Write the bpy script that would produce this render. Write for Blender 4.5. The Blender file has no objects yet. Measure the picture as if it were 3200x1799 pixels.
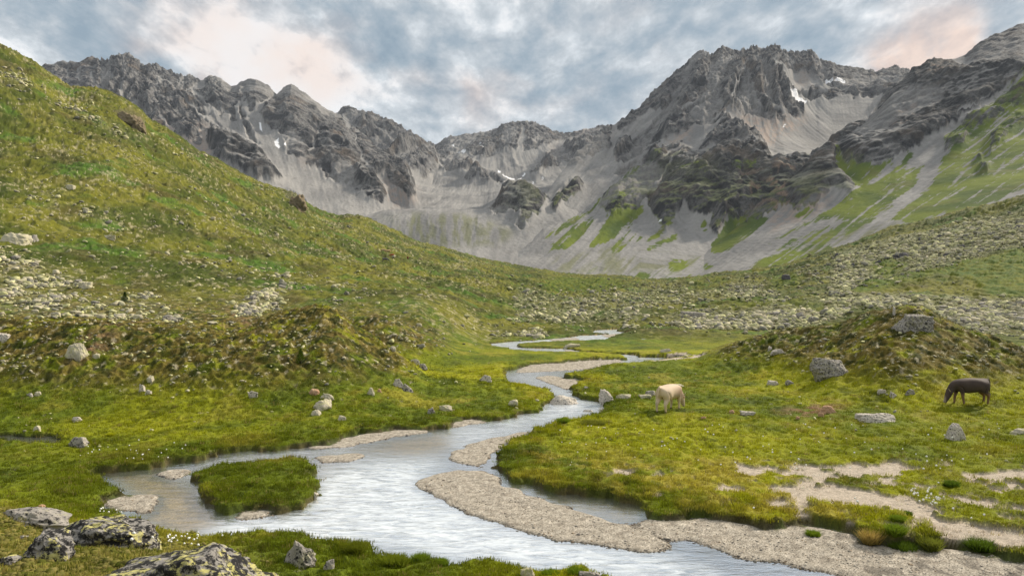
import bpy, bmesh, math, random, time
import numpy as np
from mathutils import Vector, Matrix
T0 = time.time()
def log(*a): print('[scene %.1fs]' % (time.time() - T0), *a, flush=True)
rng = np.random.default_rng(7); random.seed(7)
SC = bpy.context.scene
COL = SC.collection
F = 2133.333      # focal length in photo pixels (24 mm on 36 mm, 3200 px)
H = 6.5           # eye height above the river
HZ = 899.5        # horizon row

# ------------------------------------------------------------------ helpers
def link(o):
    COL.objects.link(o); return o
def tag(o, label=None, cat=None, group=None, kind=None):
    if label: o['label'] = label
    if cat: o['category'] = cat
    if group: o['group'] = group
    if kind: o['kind'] = kind
    return o
def Z(ox, oy, s, pts): return [(ox + x / s, oy + y / s) for x, y in pts]
T1 = lambda p: Z(100, 150, 2.861, p)
T2 = lambda p: Z(900, 300, 2.576, p)
T3 = lambda p: Z(1800, 130, 2.576, p)
T4 = lambda p: Z(2300, 50, 2.861, p)
T5 = lambda p: Z(1700, 500, 2.861, p)
T6 = lambda p: Z(2400, 500, 3.2175, p)
R1 = lambda p: Z(0, 900, 1.61, p)
R2 = lambda p: Z(1600, 900, 1.61, p)
R3 = lambda p: Z(0, 100, 1.609, p)
V1 = lambda p: Z(1480, 1010, 4.022, p)
V2 = lambda p: Z(200, 1280, 2.861, p)
V3 = lambda p: Z(1000, 1300, 2.342, p)
V4 = lambda p: Z(2200, 1400, 2.576, p)
def sstep(a, b, x):
    t = np.clip((x - a) / (b - a), 0, 1); return t * t * (3 - 2 * t)
def lerp(a, b, t): return a + (b - a) * t
def mixc(a, b, t):
    a = np.asarray(a, dtype=np.float32); b = np.asarray(b, dtype=np.float32)
    return a + (b - a) * t[..., None]
_perm = rng.permutation(1024).astype(np.int32)
_perm = np.concatenate([_perm, _perm])
_ang = rng.random(1024) * 2 * np.pi
_gx = np.cos(_ang).astype(np.float32); _gy = np.sin(_ang).astype(np.float32)
def perlin(x, y, seed=0):
    x = np.asarray(x, dtype=np.float64); y = np.asarray(y, dtype=np.float64)
    xi = np.floor(x); yi = np.floor(y)
    fx = (x - xi).astype(np.float32); fy = (y - yi).astype(np.float32)
    xi = (xi.astype(np.int64) + seed * 131) & 1023; yi = (yi.astype(np.int64) + seed * 57) & 1023
    x1 = (xi + 1) & 1023; y1 = (yi + 1) & 1023
    def g(a, b, dx, dy):
        h = _perm[(_perm[a] + b) & 1023]
        return _gx[h] * dx + _gy[h] * dy
    u = fx * fx * fx * (fx * (fx * 6 - 15) + 10); v = fy * fy * fy * (fy * (fy * 6 - 15) + 10)
    n00 = g(xi, yi, fx, fy); n10 = g(x1, yi, fx - 1, fy)
    n01 = g(xi, y1, fx, fy - 1); n11 = g(x1, y1, fx - 1, fy - 1)
    return (n00 + (n10 - n00) * u) * (1 - v) + (n01 + (n11 - n01) * u) * v   # about -.7 .. .7
def fbm(x, y, octs=5, seed=0, gain=.5, lac=2.03):
    a = 1.0; s = 0; f = 1.0
    for i in range(octs):
        s = s + a * perlin(x * f, y * f, seed + i); a *= gain; f *= lac
    return s
def ridged(x, y, octs=5, seed=0, gain=.5, lac=2.07):
    a = 1.0; s = 0; f = 1.0; w = 1.0
    for i in range(octs):
        n = 1 - np.abs(perlin(x * f, y * f, seed + i)) * 2
        n = n * n * w; w = np.clip(n * 1.6, 0, 1)
        s = s + a * n; a *= gain; f *= lac
    return s
def crags(x, y, seed=0, s=1.0):
    # upper envelope of randomly turned pyramids: angular, plane-faced relief
    xi = np.floor(x).astype(np.int64); yi = np.floor(y).astype(np.int64); best = np.full(x.shape, -9.0)
    for dx in (-1, 0, 1):
        for dy in (-1, 0, 1):
            a = (xi + dx + seed * 37) & 1023; b = (yi + dy + seed * 91) & 1023
            h1 = _perm[(_perm[a] + b) & 1023]; h2 = _perm[(h1 + 17) & 1023]; h3 = _perm[(h2 + 71) & 1023]
            px = x - (xi + dx + h1 / 1024.0); py = y - (yi + dy + h2 / 1024.0)
            A = _gx[h3]; B = _gy[h3]; p = px * A + py * B; q = (py * A - px * B) * (.6 + h1 / 1400.0)
            best = np.maximum(best, h3 / 1500.0 - s * np.maximum(np.maximum(np.abs(p), np.abs(q)), .75 * (np.abs(p) + np.abs(q))))
    return best
def boxblur(m, r):
    r = int(max(1, r))
    for ax in (0, 1):
        p = np.pad(m, [(r + 1, r) if i == ax else (0, 0) for i in (0, 1)], mode='edge')
        c = np.cumsum(p, axis=ax, dtype=np.float64)
        if ax == 0: m = (c[2 * r + 1:] - c[:-2 * r - 1]) / (2 * r + 1)
        else: m = (c[:, 2 * r + 1:] - c[:, :-2 * r - 1]) / (2 * r + 1)
    return m.astype(np.float32)
def blur(m, r, n=2):
    for _ in range(n): m = boxblur(m, r)
    return m
def fillpoly(m, pts, val=1.0):
    """pts in raster coordinates (col,row); even-odd fill"""
    P = np.array(pts, dtype=np.float64)
    x0 = max(int(P[:, 0].min()), 0); x1 = min(int(P[:, 0].max()) + 2, m.shape[1])
    y0 = max(int(P[:, 1].min()), 0); y1 = min(int(P[:, 1].max()) + 2, m.shape[0])
    if x1 <= x0 or y1 <= y0: return
    gx = np.arange(x0, x1)[None, :] + .5; gy = np.arange(y0, y1) + .5
    ins = np.zeros((y1 - y0, x1 - x0), bool)
    n = len(P)
    for i in range(n):
        ax, ay = P[i]; bx, by = P[(i + 1) % n]
        if ay == by: continue
        rows = np.where(((gy > ay) != (gy > by)))[0]
        if len(rows) == 0: continue
        xc = (bx - ax) * (gy[rows] - ay) / (by - ay) + ax
        ins[rows] ^= gx < xc[:, None]
    sub = m[y0:y1, x0:x1]; sub[ins] = val
def pchip(Y, Zk, X):
    """Y,Zk (K,C) knots per column, X (R,) or (R,C) -> (R,C)"""
    K, C = Y.shape
    h = np.diff(Y, axis=0); d = np.diff(Zk, axis=0) / np.maximum(h, 1e-6)
    m = np.zeros_like(Zk)
    for k in range(1, K - 1):
        same = d[k - 1] * d[k] > 0
        w1 = 2 * h[k] + h[k - 1]; w2 = h[k] + 2 * h[k - 1]
        hm = (w1 + w2) / (w1 / np.where(same, d[k - 1], 1) + w2 / np.where(same, d[k], 1))
        m[k] = np.where(same, hm, 0)
    m[0] = d[0]; m[-1] = d[-1]
    if X.ndim == 1: X = np.broadcast_to(X[:, None], (len(X), C))
    out = np.zeros(X.shape)
    for k in range(K - 1):
        lo = X >= Y[k] if k > 0 else np.ones(X.shape, bool)
        hi = X < Y[k + 1] if k < K - 2 else np.ones(X.shape, bool)
        t = np.clip((X - Y[k]) / np.maximum(h[k], 1e-6), 0, 1)
        v = (2 * t**3 - 3 * t**2 + 1) * Zk[k] + (t**3 - 2 * t**2 + t) * h[k] * m[k] + (-2 * t**3 + 3 * t**2) * Zk[k + 1] + (t**3 - t**2) * h[k] * m[k + 1]
        out = np.where(lo & hi, v, out)
    return out
def cv(u, pts):
    p = np.array(pts, dtype=float); return np.interp(u, p[:, 0], p[:, 1])
def mesh_np(name, V, faces, col=None, mat=None, smooth=True, attrs=None):
    me = bpy.data.meshes.new(name)
    V = np.ascontiguousarray(V, dtype=np.float32).reshape(-1, 3)
    faces = np.ascontiguousarray(faces, dtype=np.int32); nf, k = faces.shape
    me.vertices.add(len(V)); me.vertices.foreach_set('co', V.ravel())
    me.loops.add(nf * k); me.loops.foreach_set('vertex_index', faces.ravel())
    me.polygons.add(nf); me.polygons.foreach_set('loop_start', np.arange(0, nf * k, k, dtype=np.int32))
    me.update(calc_edges=True)
    if smooth: me.polygons.foreach_set('use_smooth', np.ones(nf, bool))
    if col is not None:
        a = me.color_attributes.new('col', 'FLOAT_COLOR', 'POINT')
        c = np.ones((len(V), 4), np.float32); c[:, :3] = col.reshape(-1, 3); a.data.foreach_set('color', c.ravel())
    for k_, v_ in (attrs or {}).items():
        a = me.attributes.new(k_, 'FLOAT', 'POINT'); a.data.foreach_set('value', np.ascontiguousarray(v_, dtype=np.float32).ravel())
    if mat: me.materials.append(mat)
    me.update()
    return me
def grid_faces(R, C):
    i = np.arange(R - 1)[:, None] * C + np.arange(C - 1)[None, :]
    return np.stack([i, i + 1, i + C + 1, i + C], -1).reshape(-1, 4)
def new_obj(name, me): return link(bpy.data.objects.new(name, me))

# ------------------------------------------------------------------ node helpers
class NT:
    def __init__(s, tree): s.t = tree; s.n = tree.nodes; s.l = tree.links; s.n.clear()
    def add(s, typ, **kw):
        n = s.n.new(typ)
        for k, v in kw.items():
            if k.startswith('i_'):
                key = k[2:]; key = int(key) if key.isdigit() else key.replace('_', ' ')
                tgt = n.inputs[key]
                if hasattr(v, 'is_linked') or isinstance(v, bpy.types.NodeSocket): s.l.new(v, tgt)
                else: tgt.default_value = v
            else: setattr(n, k, v)
        return n
    def math(s, op, a, b=None, clamp=False):
        n = s.n.new('ShaderNodeMath'); n.operation = op; n.use_clamp = clamp
        for i, v in enumerate((a, b)):
            if v is None: continue
            if isinstance(v, bpy.types.NodeSocket): s.l.new(v, n.inputs[i])
            else: n.inputs[i].default_value = v
        return n.outputs[0]
    def mix(s, f, a, b, blend='MIX'):
        n = s.n.new('ShaderNodeMix'); n.data_type = 'RGBA'; n.blend_type = blend
        for i, v in ((0, f), (6, a), (7, b)):
            if isinstance(v, bpy.types.NodeSocket): s.l.new(v, n.inputs[i])
            else: n.inputs[i].default_value = (v if i == 0 else (*v, 1) if len(v) == 3 else v)
        return n.outputs[2]
    def noise(s, vec, scale, detail=4, rough=.55, dist=0.0):
        n = s.n.new('ShaderNodeTexNoise'); s.l.new(vec, n.inputs['Vector'])
        n.inputs['Scale'].default_value = scale; n.inputs['Detail'].default_value = detail
        n.inputs['Roughness'].default_value = rough; n.inputs['Distortion'].default_value = dist
        return n.outputs['Fac']
    def ramp(s, f, stops):
        n = s.n.new('ShaderNodeValToRGB'); s.l.new(f, n.inputs[0]); e = n.color_ramp.elements
        while len(e) < len(stops): e.new(.5)
        for i, (p, c) in enumerate(stops):
            e[i].position = p; e[i].color = (c, c, c, 1) if isinstance(c, (int, float)) else (*c, 1)
        return n.outputs[0]
def make_mat(name):
    m = bpy.data.materials.new(name); m.use_nodes = True
    return m, NT(m.node_tree)
def terrain_mat(name, sc_col, sc_bump, bump=.4, dist=.1, var=(.72, 1.28), rough=.95, det=6):
    m, N = make_mat(name)
    geo = N.add('ShaderNodeTexCoord').outputs['Object']
    at = N.add('ShaderNodeAttribute', attribute_name='col').outputs['Color']
    n1 = N.noise(geo, sc_col, det, .65)
    r1 = N.ramp(n1, [(.3, var[0]), (.7, var[1])])
    c = N.mix(1.0, at, r1, 'MULTIPLY')
    nb = N.noise(geo, sc_bump, 6, .65)
    b = N.add('ShaderNodeBump', i_Strength=bump, i_Distance=dist, i_Height=nb)
    p = N.add('ShaderNodeBsdfPrincipled', i_Base_Color=c, i_Roughness=rough, i_Normal=b.outputs[0])
    p.inputs['Specular IOR Level'].default_value = .15
    N.l.new(p.outputs[0], N.add('ShaderNodeOutputMaterial').inputs[0])
    return m

# ------------------------------------------------------------------ picture-traced zones (albedo zones of the real terrain)
MW, MH, MS = 1600, 900, 2.0
def zone(polys, b=0):
    m = np.zeros((MH, MW), np.float32)
    for p in polys:
        v = 1.0
        if isinstance(p, tuple): v, p = p
        fillpoly(m, [(x / MS, y / MS) for x, y in p], v)
    if b: m = blur(m, b)
    return m
def samp(m, u, v):
    x = np.clip(u / MS - .5, 0, MW - 1.001); y = np.clip(v / MS - .5, 0, MH - 1.001)
    xi = x.astype(int); yi = y.astype(int); fx = x - xi; fy = y - yi
    return (m[yi, xi] * (1 - fx) * (1 - fy) + m[yi, xi + 1] * fx * (1 - fy) + m[yi + 1, xi] * (1 - fx) * fy + m[yi + 1, xi + 1] * fx * fy)
rockE = T1([(2190, 430), (2310, 322), (2440, 400), (2570, 515)]) + T2([(180, 0), (250, 90), (400, 150), (480, 250), (620, 340), (720, 400), (820, 490), (910, 510), (960, 600), (1010, 720), (1030, 800), (980, 855), (930, 820), (880, 780), (760, 690), (720, 720), (795, 830), (760, 885), (640, 840), (520, 740), (500, 700), (400, 690), (300, 640), (230, 590)]) + T1([(2400, 1030), (2280, 930), (2290, 830), (2200, 760), (2080, 700), (2050, 590), (2120, 500)])
ROCK = zone([
    T1([(0, 200), (200, 150), (850, 40), (1080, 140), (1200, 270), (1330, 400), (1470, 600), (1640, 710), (1580, 800), (1540, 850), (1470, 890), (1330, 830), (1250, 800), (1150, 740), (1000, 640), (870, 560), (700, 480), (340, 470), (200, 330)]),
    T1([(1640, 720), (1700, 715), (1850, 780), (1950, 870), (2030, 930), (2100, 1000), (2150, 1090), (2200, 1150), (2255, 1190), (2200, 1225), (2020, 1235), (1930, 1180), (1800, 1120), (1680, 1050), (1600, 960), (1570, 880), (1600, 780)]),
    (.8, T1([(1080, 140), (1370, 240), (1540, 280), (1450, 400), (1560, 560), (1700, 700), (1650, 690), (1450, 590), (1330, 430), (1180, 270)])),
    T1([(1540, 280), (1620, 240), (1760, 335), (1850, 340), (1870, 290), (2000, 270), (2190, 430), (2100, 500), (1950, 560), (1900, 480), (1870, 560), (1950, 640), (1870, 700), (1760, 600), (1600, 560), (1500, 470), (1460, 400), (1560, 370)]),
    T1([(1850, 650), (1940, 680), (2030, 860), (1920, 810)]),
    rockE,
    T2([(400, 130), (480, 65), (620, 100), (700, 130), (950, 230), (1100, 330), (1190, 410), (1210, 600), (1100, 650), (1020, 640), (930, 520), (850, 490), (750, 420), (640, 340), (500, 230)]),
    (.75, T2([(1190, 380), (1290, 305), (1600, 270), (1820, 190), (2000, 200), (2120, 260), (2280, 290), (2560, 220), (2500, 300), (2100, 400), (1900, 450), (1700, 440), (1600, 520), (1400, 480), (1300, 560), (1220, 540)])),
    T2([(1230, 560), (1450, 520), (1500, 590), (1620, 610), (1750, 700), (1650, 720), (1400, 690), (1480, 640), (1250, 600)]),
    T2([(930, 530), (1080, 510), (1190, 560), (1100, 650), (1000, 600)]),
    T2([(1590, 920), (1700, 850), (1830, 790), (1900, 765), (2040, 770), (2090, 830), (2070, 900), (2000, 965), (1950, 960), (1950, 1000), (1860, 1070), (1840, 1040), (1870, 990), (1830, 930), (1700, 940)]),
    T2([(2110, 930), (2150, 840), (2240, 710), (2330, 685), (2370, 740), (2360, 800), (2250, 870), (2130, 940)]),
    T2([(1940, 640), (2100, 480), (2300, 380), (2600, 230), (2600, 400), (2350, 540), (2200, 560), (2000, 650)]),
    T3([(330, 650), (500, 520), (700, 310), (820, 220), (940, 120), (1020, 55), (1080, 90), (1170, 30), (1330, 70), (1420, 20), (1480, 45), (1600, 20), (1730, 80), (1890, 70), (1950, 140), (2150, 195), (2500, 230), (2576, 190), (2700, 200), (2700, 420), (2480, 470), (2100, 440), (1950, 350), (1900, 300), (1730, 230), (1650, 330), (1780, 460), (1700, 480), (1850, 590), (1750, 640), (1600, 650), (1400, 590), (1230, 580), (1150, 650), (900, 720), (760, 800), (600, 900), (450, 960), (340, 1000), (290, 960), (330, 830), (420, 780), (650, 580), (600, 560), (420, 700), (350, 740)]),
    T3([(1760, 430), (1840, 365), (1920, 370), (1980, 430), (2140, 440), (2080, 480), (1980, 470), (1900, 460), (1800, 460)]),
    T3([(1190, 640), (1300, 680), (1390, 720), (1520, 820), (1440, 870), (1300, 870), (1130, 870), (980, 910), (1000, 850), (1100, 720)]),
    T3([(560, 960), (700, 900), (850, 820), (930, 920), (1060, 930), (1200, 900), (1440, 880), (1560, 920), (1500, 1020), (1630, 980), (1780, 950), (1900, 1040), (1870, 960), (2000, 920), (2150, 800), (2250, 740), (2350, 640), (2450, 500), (2576, 400), (2576, 960), (2400, 1000), (2200, 960), (2060, 1010), (2140, 1120), (2260, 1160), (2200, 1240), (2040, 1230), (1930, 1340), (1880, 1330), (1750, 1370), (1700, 1320), (1600, 1380), (1440, 1448), (1250, 1480), (1100, 1448), (1000, 1440), (850, 1380), (720, 1530), (640, 1448), (600, 1380), (560, 1330), (380, 1400), (250, 1420), (180, 1350), (230, 1250), (400, 1130), (300, 1050)]),
    T5([(1480, 560), (1640, 560), (1600, 620), (1540, 700), (1490, 650)]),
    T4([(1560, 500), (1640, 440), (1740, 370), (1820, 390), (1950, 400), (2000, 480), (2150, 470), (2330, 450), (2420, 440), (2500, 500), (2600, 470), (2600, 600), (2400, 680), (2250, 800), (2100, 900), (1900, 1020), (1720, 1130), (1600, 1200), (1400, 1290), (1250, 1360), (1100, 1370), (860, 1320), (790, 1260), (950, 1110), (1200, 930), (1380, 720), (1430, 660), (1560, 560)]),
    T4([(1850, 1130), (2080, 1080), (2000, 1190), (1870, 1230)]),
    T4([(2280, 1080), (2500, 900), (2600, 900), (2400, 1120), (2250, 1250)]),
    T4([(1980, 1000), (2300, 850), (2600, 640), (2600, 780), (2300, 960), (2100, 1040)]),
    T4([(2130, 1270), (2200, 1240), (2160, 1300)]), T4([(2170, 1360), (2260, 1330), (2220, 1400)]),
    (.55, T4([(2000, 350), (2200, 200), (2600, 20), (2600, 430), (2350, 500), (2100, 460)])),
    (.9, T1([(2250, 1300), (2330, 1290), (2440, 1370), (2460, 1440), (2380, 1420), (2300, 1370)])),
    (.9, T1([(700, 560), (870, 560), (960, 610), (1010, 680), (1000, 740), (880, 700), (800, 620)])),
], 2)
GRASS = zone([
    T6([(0, 820), (500, 560), (800, 370), (950, 250), (1350, 40), (1400, -60), (1500, -40), (1400, 100), (1250, 300), (1100, 420), (900, 540), (640, 640), (760, 560), (500, 590), (200, 740), (0, 840)]),
    (.75, T6([(900, 540), (1100, 420), (1450, 50), (1600, 0), (1500, 250), (1200, 520), (900, 700), (500, 880), (0, 1000), (200, 880), (600, 720)])),
    T6([(1740, -40), (2600, -100), (2600, 300), (2150, 480), (1750, 540), (1500, 640), (1250, 600), (1300, 520), (1450, 420), (1640, 270), (1700, 130)]),
    (.85, T4([(1830, 1120), (2000, 1000), (2250, 850), (2600, 520), (2600, 1460), (1750, 1460), (1900, 1250)])),
    T6([(640, 20), (900, 60), (1100, 80), (1300, 0), (1200, 90), (1000, 240), (880, 270), (760, 210), (650, 100)]),
    T5([(1500, 740), (1560, 700), (1640, 560), (1900, 520), (2000, 530), (1830, 680), (1650, 800), (1500, 835), (1500, 780)]),
    T5([(410, 740), (520, 600), (620, 500), (700, 370), (730, 440), (900, 450), (880, 490), (700, 640), (560, 740), (420, 780)]),
    (.8, T5([(0, 850), (120, 720), (260, 600), (450, 490), (440, 560), (330, 720), (250, 800), (100, 820)])),
    T5([(880, 750), (1000, 640), (1150, 560), (1150, 620), (1040, 680)]),
    (.7, T5([(930, 780), (1100, 700), (1250, 600), (1200, 700), (1050, 780), (880, 860)])),
    (.6, T5([(600, 760), (800, 600), (960, 560), (900, 680), (740, 800), (600, 860)])),
    T5([(1400, 590), (1440, 540), (1470, 620), (1440, 665)]),
    T5([(2220, 510), (2400, 420), (2390, 460), (2290, 520)]),
    (.6, T5([(0, 690), (300, 480), (650, 250), (750, 130), (830, 100), (650, 320), (350, 520), (0, 740)])),
    (.35, T5([(200, 1000), (700, 880), (1300, 780), (1500, 900), (1400, 1100), (600, 1100)])),
    (.9, T5([(1100, 900), (1250, 900), (1300, 960), (1130, 985)])), T5([(1410, 980), (1430, 940), (1520, 940), (1500, 980)]),
    T5([(790, 1075), (850, 1020), (960, 1030), (900, 1080)]), T5([(1270, 1040), (1390, 1030), (1300, 1060)]),
    (.9, T5([(1800, 1000), (1900, 880), (2200, 820), (2576, 780), (2576, 860), (2300, 930), (2000, 1000)])),
    (.6, T5([(2000, 800), (2300, 650), (2576, 560), (2576, 780), (2200, 820)])),
    (.85, T3([(750, 1090), (900, 1080), (1060, 1150), (1090, 1180), (980, 1200), (920, 1120)])),
    (.85, T3([(1220, 1100), (1400, 1060), (1470, 1020), (1420, 1110), (1290, 1140)])),
    (.7, T3([(960, 920), (1250, 900), (1440, 870), (1500, 880), (1300, 905), (1020, 930)])),
    (.7, T3([(1500, 1010), (1640, 910), (1900, 920), (1980, 880), (2000, 910), (1800, 955), (1600, 950)])),
    (.6, T3([(400, 1130), (600, 1000), (720, 920), (700, 1000), (560, 1100), (420, 1180)])),
    (.7, T3([(250, 1420), (400, 1300), (430, 1350), (380, 1400)])),
], 2)
DRY = zone([  # thin olive turf over scree
    T2([(850, 960), (1000, 940), (1500, 945), (1600, 1000), (1900, 1080), (1700, 1200), (1400, 1220), (1000, 1200), (900, 1100)]),
    T2([(530, 930), (800, 950), (900, 1050), (700, 1010)]),
    T3([(1600, 900), (1850, 840), (2000, 860), (1950, 930), (1750, 960)]),
    T3([(700, 960), (1000, 900), (1300, 1000), (1000, 1250), (600, 1150)]),
    T5([(0, 900), (600, 760), (1100, 700), (1400, 760), (1400, 1000), (700, 1030), (0, 1010)]),
    T6([(0, 930), (600, 760), (1200, 520), (1500, 650), (1000, 830), (400, 960)]),
], 14)
WARM = zone([
    T1([(1260, 800), (1560, 860), (1680, 1050), (1830, 1150), (1500, 980)]),
    T1([(1150, 640), (1300, 760), (1380, 850), (1300, 860), (1120, 700)]),
    T1([(1320, 760), (1500, 850), (1600, 800), (1560, 700)]), T1([(2380, 980), (2500, 1000), (2420, 1060)]),
    T2([(720, 700), (900, 790), (1060, 760), (980, 870), (830, 870)]),
    T3([(1230, 590), (1520, 820), (1600, 840), (1700, 740), (1840, 600), (1600, 660), (1400, 600)]),
    T3([(740, 800), (900, 710), (950, 740), (760, 930)]), T3([(1730, 230), (1900, 320), (1800, 360)]),
    T4([(420, 880), (620, 880), (600, 960), (480, 1080)]), T3([(1950, 1230), (2080, 1230), (1900, 1400), (1750, 1448), (1650, 1448)]),
    T6([(0, 600), (200, 480), (300, 600), (0, 720)]), T2([(2150, 270), (2560, 230), (2300, 330)]), T2([(2130, 420), (2180, 400), (2080, 560)]),
], 7)
OCHRE = zone([T4([(1380, 970), (1480, 850), (1620, 810), (1640, 900), (1560, 1010), (1490, 1080), (1420, 1110)]), T4([(1640, 460), (1950, 470), (1970, 560), (1750, 600)]),
    T3([(1300, 1150), (1700, 1150), (1720, 1400), (1350, 1400)]), T3([(1520, 1010), (1760, 1040), (1740, 1180), (1560, 1120)]), T5([(1480, 580), (1640, 560), (1540, 680)])], 8)
SNOW = zone([
    T2([(1355, 452), (1390, 468), (1435, 478), (1420, 490), (1380, 484)]), T2([(1688, 595), (1708, 603), (1708, 632), (1690, 628)]),
    T2([(1725, 636), (1760, 650), (1825, 662), (1820, 672), (1780, 672), (1740, 655)]), T2([(1840, 664), (1880, 656), (1870, 668)]), T2([(855, 503), (935, 462), (955, 470), (885, 506)]),
    T2([(980, 507), (1035, 472), (1042, 482), (1000, 503)]), T2([(1305, 414), (1330, 405), (1338, 418)]), T2([(1885, 642), (1912, 626), (1908, 642)]),
    T2([(1545, 432), (1580, 452), (1570, 460)]), T2([(1955, 705), (1980, 690), (1975, 702)]), T2([(1530, 410), (1560, 412), (1555, 420)]), T2([(2035, 680), (2062, 668), (2050, 680)]),
    T1([(2160, 828), (2207, 813), (2200, 850), (2218, 870), (2207, 890), (2180, 872)]), T1([(2250, 878), (2278, 850), (2272, 877)]), T1([(2030, 680), (2045, 685), (2060, 748), (2040, 725)]),
    T4([(455, 760), (520, 722), (550, 755), (640, 770), (620, 785), (580, 818), (530, 800)]),
    T4([(778, 603), (850, 598), (868, 630), (910, 603), (985, 618), (940, 652), (860, 642), (815, 630)]), T4([(415, 1000), (440, 978), (437, 996)]), T5([(1005, 580), (1040, 572), (1040, 582)]),
    T1([(90, 1050)] * 3)])
STREAK = zone([  # bare debris chutes in the green slope
    T6([(1650, -120), (1720, 0), (1700, 130), (1560, 290), (1350, 420), (1100, 600), (900, 800), (690, 900), (900, 760), (1100, 560), (1300, 420), (1500, 260), (1600, 100)]),
    T6([(2060, 20), (2080, 20), (1900, 220), (1700, 390), (1600, 470), (1720, 370), (1890, 200)]),
    T6([(2380, 0), (2400, 0), (2320, 120), (2180, 280), (2290, 130)]),
    T6([(960, 260), (1200, 90), (1380, 0), (1300, 60), (1080, 220)]), T6([(1240, 320), (1380, 150), (1400, 160), (1100, 400), (800, 560)]),
    T6([(2150, 500), (2600, 290), (2600, 360), (2250, 500)]),
    T5([(960, 440), (1000, 440), (900, 620), (760, 800), (730, 800), (860, 600)]),
    T5([(1390, 490), (1400, 500), (1240, 640), (1200, 760), (1100, 850), (1190, 700), (1210, 620)]),
    T4([(1650, 1140), (1850, 1120), (1830, 1260), (1700, 1448), (1600, 1448), (1700, 1300), (1500, 1380)])], 2)
def pline(pts, w):
    p = np.array(pts); d = np.gradient(p, axis=0); n = np.stack([-d[:, 1], d[:, 0]], 1); n /= np.linalg.norm(n, axis=1, keepdims=True) + 1e-9
    ww = np.linspace(w[0], w[1], len(p))[:, None]; return [tuple(q) for q in np.vstack([p + n * ww, (p - n * ww)[::-1]])]
COUL = zone([pline(T1(q), w) for q, w in [
    ([(1090, 245), (1230, 330), (1330, 440), (1420, 560), (1560, 660), (1700, 740), (1850, 800), (2000, 900)], (2, 7)), ([(1420, 380), (1560, 520), (1680, 640), (1800, 740), (1950, 860)], (3, 8)),
    ([(1900, 470), (1830, 560), (1850, 680), (1900, 770)], (4, 8)), ([(2160, 450), (2000, 560), (1950, 640), (2030, 800), (2150, 900)], (3, 11)), ([(1520, 300), (1440, 370), (1380, 400)], (3, 6)),
    ([(830, 340), (815, 500)], (2, 4)), ([(940, 380), (870, 510)], (2, 3)), ([(540, 220), (550, 330), (620, 400)], (3, 5)), ([(430, 220), (410, 300), (470, 340)], (2, 5)), ([(330, 170), (330, 260), (270, 330)], (2, 6)), ([(700, 180), (650, 320), (640, 420)], (2, 3)),
    ([(1500, 730), (1540, 850)], (3, 6)), ([(1120, 620), (1280, 790)], (2, 7)), ([(1000, 240), (1080, 330), (1060, 480)], (1, 3)), ([(1620, 600), (1700, 640), (1800, 740)], (2, 5))]] +
    [pline(T2(q), w) for q, w in [([(250, 300), (240, 410), (170, 490)], (2, 5)), ([(430, 190), (540, 330), (600, 560), (700, 690)], (1, 5)), ([(640, 240), (760, 330), (900, 440)], (1, 4)), ([(1880, 250), (1900, 330), (1850, 480)], (5, 8))]] +
    [pline(T3(q), w) for q, w in [([(1190, 580), (1000, 720), (900, 810), (770, 930), (700, 1010)], (3, 4)), ([(690, 560), (560, 680), (430, 800)], (8, 16)), ([(1400, 190), (1300, 330), (1230, 520)], (2, 3)), ([(1240, 240), (1100, 420), (900, 560), (760, 650)], (1, 4)), ([(930, 790), (780, 1000), (640, 1230)], (1, 4)), ([(1450, 430), (1600, 560), (1760, 660)], (1, 5)), ([(1500, 130), (1700, 260), (1880, 400)], (4, 12)), ([(1060, 930), (960, 1000), (930, 1100)], (1, 3))]] +
    [pline(T4(q), w) for q, w in [([(1960, 420), (2010, 480), (1960, 560)], (2, 3)), ([(1690, 500), (1760, 600)], (2, 4)), ([(2350, 700), (2150, 850), (1950, 960)], (1, 3))]], 1)
ROCK = ROCK * (1 - .9 * np.clip(COUL * 1.3, 0, 1))
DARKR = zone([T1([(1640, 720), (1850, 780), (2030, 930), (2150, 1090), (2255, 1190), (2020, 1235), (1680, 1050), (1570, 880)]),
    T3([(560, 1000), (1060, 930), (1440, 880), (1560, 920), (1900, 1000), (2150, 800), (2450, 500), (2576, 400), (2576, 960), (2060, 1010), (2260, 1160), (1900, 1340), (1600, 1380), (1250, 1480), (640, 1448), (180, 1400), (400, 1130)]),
    T4([(1560, 480), (1740, 380), (2100, 460), (2600, 470), (2600, 800), (1900, 1020), (1400, 1290), (860, 1320), (1200, 930)]), (.8, T2([(1590, 920), (1900, 765), (2090, 830), (1860, 1070)])), (.8, T2([(2110, 930), (2330, 685), (2370, 800)])), (.6, T2([(200, 420), (560, 560), (980, 600), (1020, 850), (760, 885), (400, 690)]))], 10)
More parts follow.
